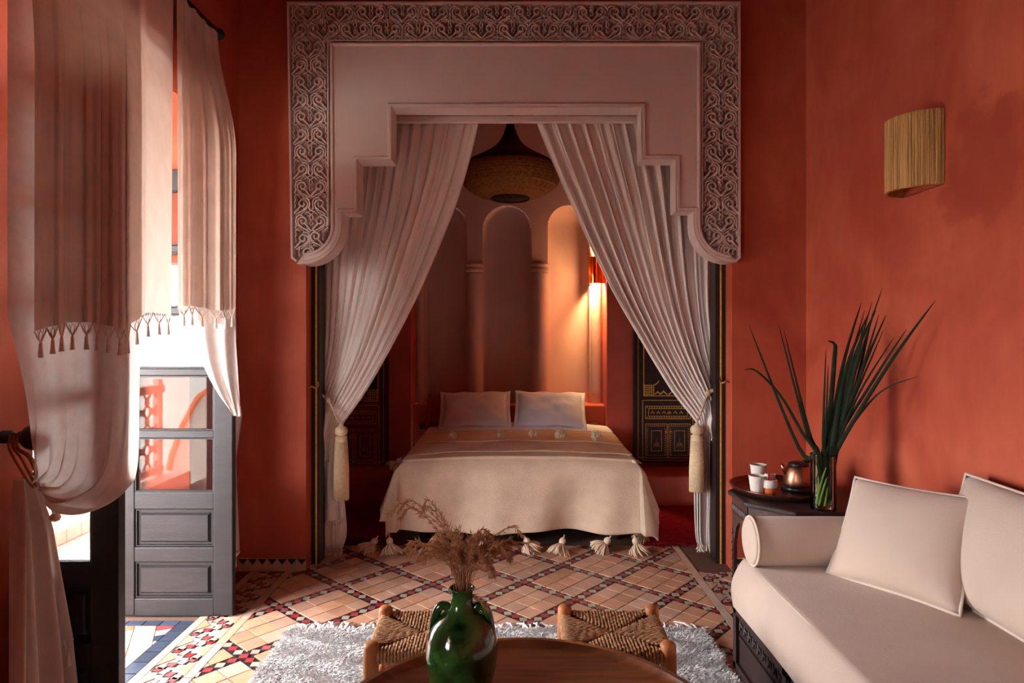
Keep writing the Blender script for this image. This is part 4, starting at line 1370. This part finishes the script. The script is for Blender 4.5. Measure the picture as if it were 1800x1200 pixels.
MB().grid(far_tail, 30, 50).build('tail', 'shawl', wc2, smooth=True)
macrame(lambda u: far_tail(u, 1.0), 3, wc2, 6, 0.05)

# ================================================================== SOFA
sofa = thing('day_bed', 'low dark carved wood day bed along the right wall', 'sofa', (1.35, 2.0, 0))
SX0, SX1, SY0, SY1 = 0.93, 1.755, 0.55, 2.80
MB().box(SX0+0.012, SX1, SY0, SY1, 0.0, 0.30).build('base', 'sofa_wood', sofa, bevel=0.006)
def pnl(y0, y1, z0, z1):
    """framed panel on the front (-x) face"""
    m = MB()
    for (a, b, c, d) in ((y0, y1, z0, z0+0.03), (y0, y1, z1-0.03, z1), (y0, y0+0.035, z0, z1), (y1-0.035, y1, z0, z1)):
        m.box(SX0-0.004, SX0+0.014, a, b, c, d)
    return m.build('panel_frame', 'sofa_wood', sofa, bevel=0.002)
for i in range(4):
    y1 = SY1-0.56*i; y0 = y1-0.55
    f_ = pnl(y0, y1, 0.03, 0.295)
    MB().box(SX0+0.004, SX0+0.013, y0+0.05, y1-0.05, 0.165, 0.185).build('middle_rail', 'sofa_wood', f_)
    m = MB()
    for q in range(9):
        yc = y0+0.08+q*0.05
        m.tube(catmull([(SX0+0.010, yc-0.018, 0.21), (SX0+0.006, yc-0.008, 0.24), (SX0+0.006, yc+0.008, 0.21), (SX0+0.010, yc+0.018, 0.245)], 3), 0.004, 4)
    stuff(m.build('carving', 'sofa_wood', f_))
# mattress with soft bulging front
def matt(x0, x1, y0, y1, z0, z1):
    me = MB()
    sec = []
    for i in range(13):
        t = i/12
        sec.append((x0+0.035*(t**3)-0.012*math.sin(PI*t)+0.0, z0+(z1-0.012-z0)*t))
    sec += [(x0+0.045, z1-0.002), (x0+0.06, z1), (x0+0.4, z1+0.008), (x1-0.02, z1), (x1, z1-0.02), (x1, z0)]
    ys = [y0, y0+0.01]+[y0+0.01+(y1-y0-0.045)*i/30 for i in range(1, 31)]+[y1-0.012, y1]
    n = len(sec)
    for yy in ys:
        sh = 1.0
        dx = 0.0
        if yy > y1-0.035: dx = (yy-(y1-0.035))/0.035
        for (x, z) in sec:
            xx = x+(0.03*dx**2 if x < x0+0.05 else 0); zz = z-(0.02*dx**2 if z > z1-0.03 else 0)
            me.v.append((xx+0.003*math.sin(yy*6), yy, zz))
    for j in range(len(ys)-1):
        for i in range(n):
            me.f.append((j*n+i, j*n+(i+1) % n, (j+1)*n+(i+1) % n, (j+1)*n+i))
    me.f.append(tuple(range(n))); me.f.append(tuple((len(ys)-1)*n+i for i in range(n-1, -1, -1)))
    return me
o = matt(0.918, SX1, SY0, SY1, 0.30, 0.502).build('mattress', 'velvet', sofa, smooth=True)
o.modifiers.new('split', 'EDGE_SPLIT').split_angle = R(60)
MB().tube([(0.965, SY0, 0.497), (0.965, SY1-0.02, 0.497)], 0.0035, 6).build('piping', 'piping', sofa, smooth=True)

# bolster
bz, by, br = 0.598, 2.70, 0.098
bo = thing('bolster_cushion', 'beige cylindrical bolster with piped round end at the far sofa end', 'cushion', (1.3, by, 0.5))
m = MB(); m.lathe([(br*0.0, 0.0), (br*0.6, -0.012), (br*0.93, -0.006), (br, 0.008), (br, 0.3), (br*0.99, 0.5), (br, 0.72), (br*0.5, 0.735), (0, 0.735)], (0, 0, 0), 48)
m.v = [(0.965+v[2], by+v[0]*0.95, bz+v[1]) for v in m.v]
o = m.build('cover', 'velvet', bo, smooth=True); o.modifiers.new('split', 'EDGE_SPLIT').split_angle = R(50)
MB().tube([(0.969, by+br*0.955*math.cos(a), bz+br*1.005*math.sin(a)) for a in [2*PI*i/48 for i in range(49)]], 0.005, 6, cap=False).build('piping', 'piping', bo, smooth=True)

# throw cushion (its lower corners rest on the mattress)
BL = Vector((1.24, 2.58, 0.515)); BRr = Vector((1.475, 2.20, 0.515))
TLc = Vector((1.405, 2.69, 0.845)); TRc = Vector((1.645, 2.315, 0.865))
ctr = (BL+BRr+TLc+TRc)/4
ax = ((BRr-BL)+(TRc-TLc)); ay = ((TLc-BL)+(TRc-BRr))
M = frame_of(ctr, ax, ay)
cushion('throw_cushion', 'square beige velvet cushion with piped edge in the middle of the sofa', 'cushion', 0.475, 0.415, 0.18, M, 'velvet', 0.05, piping=0.006, seed=5, flat=2.2)
# back cushion leaning on the wall
M = frame_of((1.625, 2.03, 0.715), (0, -1, 0), (0.30, 0, 0.95))
cushion('back_cushion', 'large beige back cushion leaning on the red wall, cut by the frame', 'cushion', 0.86, 0.44, 0.20, M, 'velvet', 0.03, piping=0.006, seed=8, flat=2.4)

# ================================================================== SIDE TABLE AND WHAT STANDS ON IT
tcx, tcy, tz = 1.405, 3.30, 0.632
st = thing('side_table', 'dark carved octagonal wooden side table in the corner behind the sofa', 'table', (tcx, tcy, 0))
def octa(r, rot=22.5): return [(tcx+r*math.cos(R(rot+45*i)), tcy+r*math.sin(R(rot+45*i))) for i in range(8)]
MB().prism(octa(0.325), lambda p: (p[0], p[1], tz-0.022), lambda p: (p[0], p[1], tz)).build('table_top', 'sofa_wood', st, bevel=0.006)
oc = octa(0.305)
for i in range(8):
    a, b = Vector(oc[i]), Vector(oc[(i+1) % 8])
    dvec = (b-a); nrm = Vector((dvec.y, -dvec.x)).normalized()
    def P3(t, z, off=0.0):
        q = a+dvec*t+nrm*off
        return (q.x, q.y, z)
    m = MB()
    prof = [(0.02, 0.02), (0.14, 0.02), (0.14, 0.36), (0.30, 0.46), (0.5, 0.50), (0.70, 0.46), (0.86, 0.36), (0.86, 0.02), (0.98, 0.02), (0.98, tz-0.024), (0.02, tz-0.024)]
    m.prism(prof, lambda p: P3(p[0], p[1], 0.0), lambda p: P3(p[0], p[1], -0.014))
    pn = m.build('side_panel', 'table_carve', st)
    m = MB()
    for q in range(8):
        t = 0.1+0.8*q/7
        m.tube(catmull([P3(t-0.04, tz-0.06, 0.003), P3(t-0.01, tz-0.10, 0.004), P3(t+0.02, tz-0.06, 0.004), P3(t+0.05, tz-0.095, 0.003)], 3), 0.0035, 4)
    for s in (0.08, 0.92):
        for q in range(9):
            z = 0.05+q*0.045
            m.tube(catmull([P3(s-0.03, z, 0.003), P3(s+0.02, z+0.015, 0.004), P3(s-0.01, z+0.03, 0.003)], 3), 0.003, 4)
    stuff(m.build('carving', 'table_carve', pn))

trx, try_, trz, trr = 1.370, 3.395, 0.640, 0.250
tr = thing('round_tray', 'round dark metal tray with raised rim on the octagonal table', 'tray', (trx, try_, tz))
MB().lathe([(0.0, 0.0), (trr*0.86, 0.0), (trr*0.92, 0.004), (trr*0.985, 0.022), (trr, 0.024), (trr*1.005, 0.020), (trr*0.94, -0.004), (trr*0.88, -0.007), (0, -0.007)], (trx, try_, trz), 64).build('dish', 'tray_metal', tr, smooth=True)
MB().tube([(trx+trr*math.cos(a), try_+trr*math.sin(a), trz+0.023) for a in [2*PI*i/64 for i in range(65)]], 0.004, 6, cap=False).build('rim', 'tray_metal', tr, smooth=True)
zt_ = trz+0.001
def cup(label, x, y, r0, r1, h, z=zt_, quilt=True):
    t = thing('paper_cup', label, 'cup', (x, y, z), 'white cups on the tray')
    def fn(r, zz, a):
        if not quilt: return r
        return r+0.0011*(abs(math.sin(a*9+zz*140))+abs(math.sin(a*9-zz*140)))
    pr = [(r0+(r1-r0)*i/24, h*i/24) for i in range(25)]
    MB().lathe(pr+[(r1-0.003, h), (r0-0.002, 0.004), (0, 0.004)], (x, y, z), 72, fn=fn).build('wall', 'paper_white', t, smooth=True)
    MB().tube([(x+r1*math.cos(a), y+r1*math.sin(a), z+h) for a in [2*PI*i/28 for i in range(29)]], 0.0022, 6, cap=False).build('lip', 'paper_white', t, smooth=True)
    return t
cup('white quilted cup at the front left of the tray', PX(1331, 3.28), 3.28, 0.027, 0.040, 0.098)
cup('white cup just behind the quilted one on the tray', PX(1333, 3.42), 3.42, 0.028, 0.041, 0.125, quilt=False)
x, y = PX(1353, 3.26), 3.26
sc = thing('sachet_pot', 'orange and white pot full of sachets beside the white cups', 'pot', (x, y, zt_))
MB().lathe([(0.0, 0.0), (0.026, 0.0), (0.032, 0.045)], (x, y, zt_), 28).build('orange_base', 'paper_orange', sc, smooth=True)
MB().lathe([(0.034, 0.043), (0.038, 0.05), (0.037, 0.085), (0.033, 0.086), (0.030, 0.05)], (x, y, zt_), 28).build('white_band', 'paper_white', sc, smooth=True)
for i in range(7):
    a = i*0.9; q = MB().box(-0.012, 0.012, -0.001, 0.001, 0, 0.05)
    c, s = math.cos(a), math.sin(a)
    q.v = [(x+0.016*math.cos(a*1.7)+v[0]*c-v[1]*s, y+0.016*math.sin(a*1.7)+v[0]*s+v[1]*c, zt_+0.06+v[2]+v[0]*0.3) for v in q.v]
    q.build('sachet', 'packet_red' if i % 2 else 'paper_white', sc)
# kettle
kx_, ky_ = PX(1404, 3.40), 3.40
kt = thing('copper_kettle', 'brushed copper electric kettle with black lid and handle on the tray', 'kettle', (kx_, ky_, zt_))
MB().lathe([(0, 0), (0.082, 0), (0.086, 0.008), (0.082, 0.024), (0.0, 0.024)], (kx_, ky_, zt_), 40).build('power_base', 'black_metal', kt, smooth=True)
MB().lathe([(0.0, 0.026), (0.076, 0.026), (0.078, 0.035), (0.076, 0.06), (0.070, 0.09), (0.060, 0.115), (0.050, 0.128), (0.0, 0.13)], (kx_, ky_, zt_), 48).build('body', 'copper', kt, smooth=True)
MB().lathe([(0.052, 0.126), (0.050, 0.138), (0.034, 0.144), (0.0, 0.146)], (kx_, ky_, zt_), 36).build('lid', 'black_metal', kt, smooth=True)
MB().tube([(kx_-0.055, ky_, zt_+0.085), (kx_-0.078, ky_-0.004, zt_+0.108), (kx_-0.092, ky_-0.006, zt_+0.132)], [0.020, 0.012, 0.008], 12).build('spout', 'copper', kt, smooth=True)
MB().tube(catmull([(kx_+0.02, ky_, zt_+0.142), (kx_+0.07, ky_, zt_+0.148), (kx_+0.105, ky_, zt_+0.12), (kx_+0.108, ky_, zt_+0.07), (kx_+0.075, ky_, zt_+0.045)], 6), 0.011, 10).build('handle', 'black_metal', kt, smooth=True)
# glass vase with palm leaves
vx, vy, vz = PX(1447, 3.06), 3.06, tz
gv = thing('glass_vase', 'tall clear glass cylinder vase with green stems in water', 'vase', (vx, vy, vz))
vr, vh = 0.056, 0.255
MB().lathe([(0, 0.0), (vr, 0.0), (vr, vh), (vr-0.004, vh), (vr-0.004, 0.012), (0, 0.012)], (vx, vy, vz+0.001), 40).build('glass_wall', 'vase_glass', gv, smooth=False)
MB().tube([(vx+vr*math.cos(a), vy+vr*math.sin(a), vz+vh) for a in [2*PI*i/32 for i in range(33)]], 0.0025, 6, cap=False).build('lip', 'vase_glass', gv, smooth=True)
pb = thing('palm_leaves', 'long dark green palm blades standing in the glass vase', 'plant', (vx, vy, vz+0.02))
def blade(pts, w, name='leaf', mt='palm_leaf'):
    pts = catmull(pts, 6); n = len(pts)
    m = MB(); vs, fs = [], []
    view = Vector((-0.4, -0.9, 0.1))
    for i, p in enumerate(pts):
        t = (pts[min(i+1, n-1)]-pts[max(i-1, 0)]).normalized()
        a = t.cross(view).normalized(); nn = a.cross(t).normalized()
        s = i/(n-1)
        ww = w*min(1, s*4+0.35)*(1-s**2.2)**0.8+0.0006
        vs += [p-a*ww, p+nn*ww*0.35, p+a*ww]
    for i in range(n-1):
        fs += [(i*3, i*3+1, (i+1)*3+1, (i+1)*3), (i*3+1, i*3+2, (i+1)*3+2, (i+1)*3+1)]
    m.add(vs, fs)
    return m.build(name, mt, pb, smooth=True)
tips = [(1316, 570, 1405, 790, .013), (1368, 568, 1418, 760, .010), (1378, 580, 1422, 760, .011), (1452, 613, 1447, 760, .009), (1456, 640, 1451, 760, .009),
        (1455, 600, 1467, 630, .012), (1514, 532, 1480, 650, .012), (1520, 545, 1478, 690, .010), (1527, 550, 1487, 650, .012), (1533, 530, 1490, 680, .010), (1540, 545, 1498, 640, .014),
        (1551, 506, 1520, 600, .006), (1558, 552, 1520, 640, .009), (1553, 580, 1500, 700, .008), (1530, 562, 1500, 640, .013), (1524, 556, 1492, 700, .013), (1645, 527, 1560, 640, .011), (1594, 578, 1545, 650, .008),
        (1572, 592, 1510, 690, .007), (1615, 661, 1540, 690, .005), (1310, 650, 1380, 700, .008), (1535, 545, 1494, 720, .014), (1518, 570, 1480, 740, .012), (1545, 552, 1505, 680, .011)]
for i, (a, b, c, d_, w) in enumerate(tips):
    dd = min(3.06+random.uniform(-0.10, 0.10), (XR-0.06)*F/(a-CX))
    bx_ = 1447+random.uniform(-10, 10)
    base = Vector((PX(bx_, 3.06), 3.06+random.uniform(-.03, .03), vz+0.03+random.uniform(0, .03)))
    lip = Vector((PX(max(1431, min(1464, 1447+(c-1447)*0.30+random.uniform(-4, 4))), 3.06), 3.06+random.uniform(-.03, .03), vz+vh))
    mid = Vector((PX(c, (3.06+dd)/2), (3.06+dd)/2, PZ(d_, 3.06)))
    tip = Vector((min(PX(a, dd), XR-0.03), dd, PZ(b, dd)))
    pts = [base, lip, mid, tip]
    if i == 5: pts = [base, lip, mid, Vector((PX(1467, dd), dd, PZ(605, dd))), Vector((PX(1455, dd), dd, PZ(599, dd)))]
    if i == 20: pts = [base, lip, Vector((PX(1410, 3.06), 3.06, PZ(760, 3.06))), Vector((PX(1372, dd), dd, PZ(695, dd))), Vector((PX(1330, dd), dd, PZ(652, dd))), Vector((PX(1308, dd), dd, PZ(650, dd)))]
    blade(pts, w*0.95)
for i in range(7):
    a = i*0.9
    MB().tube([(vx+0.03*math.cos(a), vy+0.03*math.sin(a), vz+0.02), (vx+0.02*math.cos(a+1), vy+0.02*math.sin(a+1), vz+0.12), (vx+0.03*math.cos(a+2), vy+0.03*math.sin(a+2), vz+0.20)], [0.009, 0.008, 0.005], 6, ellipse=0.5).build('stem', 'stem_green', pb, smooth=True)

# ================================================================== RUG
rx0, rx1, ry0, ry1 = -1.10, 0.935, 1.55, 3.17
rug = thing('shaggy_rug', 'shaggy off-white wool rug under the stools and coffee table', 'rug', ((rx0+rx1)/2, 2.4, 0))
MB().box(rx0, rx1-0.03, ry0, ry1, 0.006, 0.016).build('backing', 'rug_pile', rug)
def pile(n, x0, x1, y0, y1, z0, l0, l1, wd, lean_):
    bx = rng.uniform(x0, x1, n); by = rng.uniform(y0, y1, n)
    ln = rng.uniform(l0, l1, n)
    cl = np.sin(bx*31+np.sin(by*23)*2)*1.2+np.sin(by*37+bx*9)*1.5
    a = cl*0.4+rng.normal(0, 0.8, n)-1.4
    le = rng.uniform(0.4, 1.0, n)*lean_
    dx, dy = np.cos(a)*le*ln, np.sin(a)*le*ln
    dz = ln*np.sqrt(np.maximum(0.05, 1-(le*0.9)**2))
    px, py = -np.sin(a)*wd, np.cos(a)*wd
    v = np.zeros((n, 5, 3))
    z0_ = z0+np.zeros(n)
    v[:, 0] = np.stack([bx-px, by-py, z0_], 1); v[:, 1] = np.stack([bx+px, by+py, z0_], 1)
    v[:, 2] = np.stack([bx+dx*.4+px*.9, by+dy*.4+py*.9, z0_+dz*.7], 1); v[:, 3] = np.stack([bx+dx*.4-px*.9, by+dy*.4-py*.9, z0_+dz*.7], 1)
    v[:, 4] = np.stack([bx+dx*1.1, by+dy*1.1, z0_+dz*0.85], 1)
    V = v.reshape(-1, 3)
    b = np.arange(n)*5
    q = np.stack([b, b+1, b+2, b+3], 1); t = np.stack([b+3, b+2, b+4], 1)
    loops = np.concatenate([q, t], 1).reshape(-1)
    me = bpy.data.meshes.new('pile')
    me.vertices.add(len(V)); me.vertices.foreach_set('co', V.astype(np.float32).ravel())
    me.loops.add(len(loops)); me.loops.foreach_set('vertex_index', loops.astype(np.int32))
    me.polygons.add(2*n)
    ls = (np.arange(n)*7)[:, None]+np.array([0, 4])[None, :]
    me.polygons.foreach_set('loop_start', ls.ravel().astype(np.int32))
    me.polygons.foreach_set('loop_total', np.tile([4, 3], n).astype(np.int32))
    me.update(calc_edges=True); me.validate()
    me.materials.append(MATS['rug_pile'])
    return me
stuff(put('pile', pile(120000, rx0, rx1-0.03, 2.45, ry1, 0.014, 0.02, 0.036, 0.0020, 0.9), rug))
stuff(put('pile', pile(14000, rx0, rx1-0.03, ry0, 2.45, 0.014, 0.022, 0.045, 0.0035, 0.95), rug))
m = MB()
for i in range(170):
    x = rx0+(rx1-0.04-rx0)*(i+random.random())/170
    L_ = random.uniform(0.05, 0.12); a = random.uniform(-0.9, 0.9)
    m.tube([(x, ry1-0.01, 0.014), (x+math.sin(a)*L_*0.5, ry1+L_*0.5, 0.012+random.uniform(0, .014)), (x+math.sin(a)*L_, ry1+L_*0.9, 0.010)], [0.004, 0.005, 0.003], 5)
stuff(m.build('fringe', 'rug_pile', rug))

# ================================================================== STOOLS
def stool(label, cx_, cy_, w, dpt, h, yaw):
    t = thing('rush_stool', label, 'stool', (cx_, cy_, 0.03), 'rush-seated stools')
    c, s = math.cos(yaw), math.sin(yaw)
    def T(x, y, z): return (cx_+x*c-y*s, cy_+x*s+y*c, z)
    hw, hd = w/2, dpt/2
    for sx in (-1, 1):
        for sy in (-1, 1):
            m = MB(); m.lathe([(0.0, 0.03), (0.020, 0.03), (0.025, 0.20), (0.027, h-0.03), (0.026, h+0.008), (0.020, h+0.017), (0.0, h+0.018)], (0, 0, 0), 16)
            m.v = [T(sx*hw*(1.04-0.04*v[2]/h)+v[0], sy*hd*(1.04-0.04*v[2]/h)+v[1], v[2]) for v in m.v]
            m.build('leg', 'stool_wood', t, smooth=True)
    for (a, b) in (((-hw, -hd), (hw, -hd)), ((hw, -hd), (hw, hd)), ((hw, hd), (-hw, hd)), ((-hw, hd), (-hw, -hd))):
        for z in (0.13, 0.24):
            MB().tube([T(a[0], a[1], z), T(b[0], b[1], z)], 0.012, 10).build('stretcher', 'stool_wood', t, smooth=True)
        MB().tube([T(a[0], a[1], h-0.03), T(b[0], b[1], h-0.03)], 0.016, 10).build('seat_rail', 'stool_wood', t, smooth=True)
    # four woven triangles: cords run from each rail to the diagonals
    n = 24
    for k in range(4):
        m = MB()
        L_, Dp = (w, dpt/2) if k % 2 == 0 else (dpt, w/2)
        for i in range(n):
            a = -0.5+(i+0.5)/n
            ln = (0.5-abs(a))*2           # share of the way to the centre
            x0 = a*(L_-0.04)
            rad = (L_-0.04)/n*0.55
            pts2 = [(x0, Dp+0.012, h-0.045), (x0, Dp+0.017, h-0.028), (x0, Dp+0.008, h-0.010)]
            steps = max(1, int(ln*5))
            for q in range(1, steps+1):
                y = Dp*(1-ln*q/steps)
                sag = -0.010-0.010*(1-y/Dp)+0.001*math.sin(q*3+i)
                pts2.append((x0+random.uniform(-.0012, .0012), y, h+sag))
            out = []
            for (x, y, z) in pts2:
                if k == 0: xx, yy = x, y
                elif k == 1: xx, yy = y, -x
                elif k == 2: xx, yy = -x, -y
                else: xx, yy = -y, x
                out.append(T(xx, yy, z))
            # twisted cord: two plies
            dense = catmull(out, 4)
            rr = [rad*(1+0.38*math.sin(j*2.3+i*1.7)) for j in range(len(dense))]
            m.tube(dense, rr, 5)
        stuff(m.build('woven_seat', 'rush_cord', t, smooth=True))
    m = MB()
    m.add([T(-hw, -hd, h-0.03), T(hw, -hd, h-0.03), T(hw, hd, h-0.03), T(-hw, hd, h-0.03)], [(0, 1, 2, 3)])
    m.build('seat_padding', 'rush_cord', t)
stool('low rush-seated wooden stool at the right of the green jug', 0.345, 2.335, 0.33, 0.29, 0.405, R(-1))
stool('low rush-seated wooden stool half hidden behind the green jug', -0.335, 2.335, 0.31, 0.29, 0.405, R(2))

# ================================================================== COFFEE TABLE
ccx, ccy, cr, cz = 0.024, 1.615, 0.55, 0.452
ct = thing('coffee_table', 'round polished walnut coffee table with raised rim at the bottom of the picture', 'table', (ccx, ccy, 0.02))
MB().lathe([(0.0, -0.020), (cr-0.045, -0.020), (cr-0.030, -0.012), (cr-0.022, 0.0), (cr-0.006, 0.0), (cr, -0.008), (cr, -0.035), (cr-0.02, -0.055), (0.0, -0.055)], (ccx, ccy, cz), 96).build('dished_top', 'walnut', ct, smooth=True).modifiers.new('split', 'EDGE_SPLIT').split_angle = R(40)
for i in range(4):
    a = PI/4+i*PI/2
    MB().tube([(ccx+0.40*math.cos(a), ccy+0.40*math.sin(a), 0.03), (ccx+0.34*math.cos(a), ccy+0.34*math.sin(a), cz-0.05)], [0.018, 0.028], 12).build('leg', 'walnut', ct, smooth=True)
MB().tube([(ccx+0.365*math.cos(PI/4), ccy+0.365*math.sin(PI/4), 0.24), (ccx-0.365*math.cos(PI/4), ccy-0.365*math.sin(PI/4), 0.24)], 0.014, 10).build('stretcher', 'walnut', ct, smooth=True)
MB().tube([(ccx-0.365*math.cos(PI/4), ccy+0.365*math.sin(PI/4), 0.24), (ccx+0.365*math.cos(PI/4), ccy-0.365*math.sin(PI/4), 0.24)], 0.014, 10).build('stretcher', 'walnut', ct, smooth=True)

# green jug
jd = 1.76; jk = jd/F
jx, jz = PX(812, jd), cz-0.019
ju = thing('green_jug', 'glossy dark green glazed jug with two handles on the coffee table', 'vase', (jx, jd, jz))
zz0 = jz
def JZ(py): return PZ(py, jd)
pr = [(0.0, zz0), (38*jk, zz0), (46*jk, zz0+0.006), (56*jk, JZ(1190)), (62*jk, JZ(1165)), (63.5*jk, JZ(1140)), (60*jk, JZ(1115)), (51*jk, JZ(1095)), (38*jk, JZ(1081)), (26*jk, JZ(1071)), (20.5*jk, JZ(1061)), (19*jk, JZ(1050)), (19.5*jk, JZ(1040)), (22*jk, JZ(1034)), (22.5*jk, JZ(1032)), (19*jk, JZ(1033)), (16*jk, JZ(1045)), (16*jk, JZ(1070))]
pr = [pr[0]]+densify(pr[1:], 4)
MB().lathe(pr, (jx, jd, 0), 56, fn=lambda r, z, a: r*(1+0.012*math.sin(3*a+z*20))).build('body', 'green_glaze', ju, smooth=True)
for s in (-1, 1):
    MB().tube(catmull([(jx+s*20*jk, jd, JZ(1073)), (jx+s*29*jk, jd, JZ(1064)), (jx+s*39*jk, jd, JZ(1066)), (jx+s*46*jk, jd, JZ(1080)), (jx+s*50*jk, jd, JZ(1100)), (jx+s*50*jk, jd, JZ(1112))], 6), [0.012]*31, 12).build('handle', 'green_glaze', ju, smooth=True)
# dried grass
dg = thing('dried_grass', 'feathery brown dried grass plumes in the green jug', 'dried grass', (jx, jd, JZ(1060)))
rr = random.Random(21)
for i in range(64):
    side = rr.uniform(-1, 1)
    sp = rr.random()
    a = rr.uniform(0, 2*PI)
    top = Vector((side*(50+40*sp), rr.uniform(-45, 55), 0))
    hgt = rr.uniform(55, 105)*(1-0.25*abs(side))
    if i < 5: top = Vector((rr.uniform(-105, -45), rr.uniform(-10, 30), 0)); hgt = rr.uniform(110, 160)
    if i in (5, 6, 7): top = Vector((rr.uniform(75, 105), rr.uniform(-10, 30), 0)); hgt = rr.uniform(70, 100)
    if i == 8: top = Vector((32, -12, 0)); hgt = -20
    b0 = Vector((jx+rr.uniform(-9, 9)*jk, jd+rr.uniform(-9, 9)*jk, JZ(1066)))
    mid = b0+Vector((top.x*0.28*jk, top.y*0.28*jk, (hgt*0.62+32)*jk))
    end = b0+Vector((top.x*jk, top.y*jk, (hgt+34)*jk))
    pts = catmull([b0, mid, end+Vector((0, 0, 0)), end+Vector((top.x*0.28, top.y*0.28, -6-abs(top.x)*0.12))*jk], 7)
    m = MB()
    m.tube(pts, 0.0009, 4)
    n = len(pts)
    for j in range(int(n*0.34), n):
        for q in range(5):
            p = pts[j]; t = (pts[min(j+1, n-1)]-pts[j-1]).normalized()
            d = (t*1.0+Vector((rr.uniform(-1, 1), rr.uniform(-1, 1), rr.uniform(-1.0, .6)))*0.75).normalized()
            L_ = rr.uniform(0.012, 0.030)*(1.15-0.5*j/n)
            e = p+d*L_
            w = Vector((-d.z, 0.2, d.x)).normalized()*0.0011
            m.add([p, p+d*L_*0.5+w, e, p+d*L_*0.5-w], [(0, 1, 2, 3)])
    m.build('plume', 'dry_grass', dg)
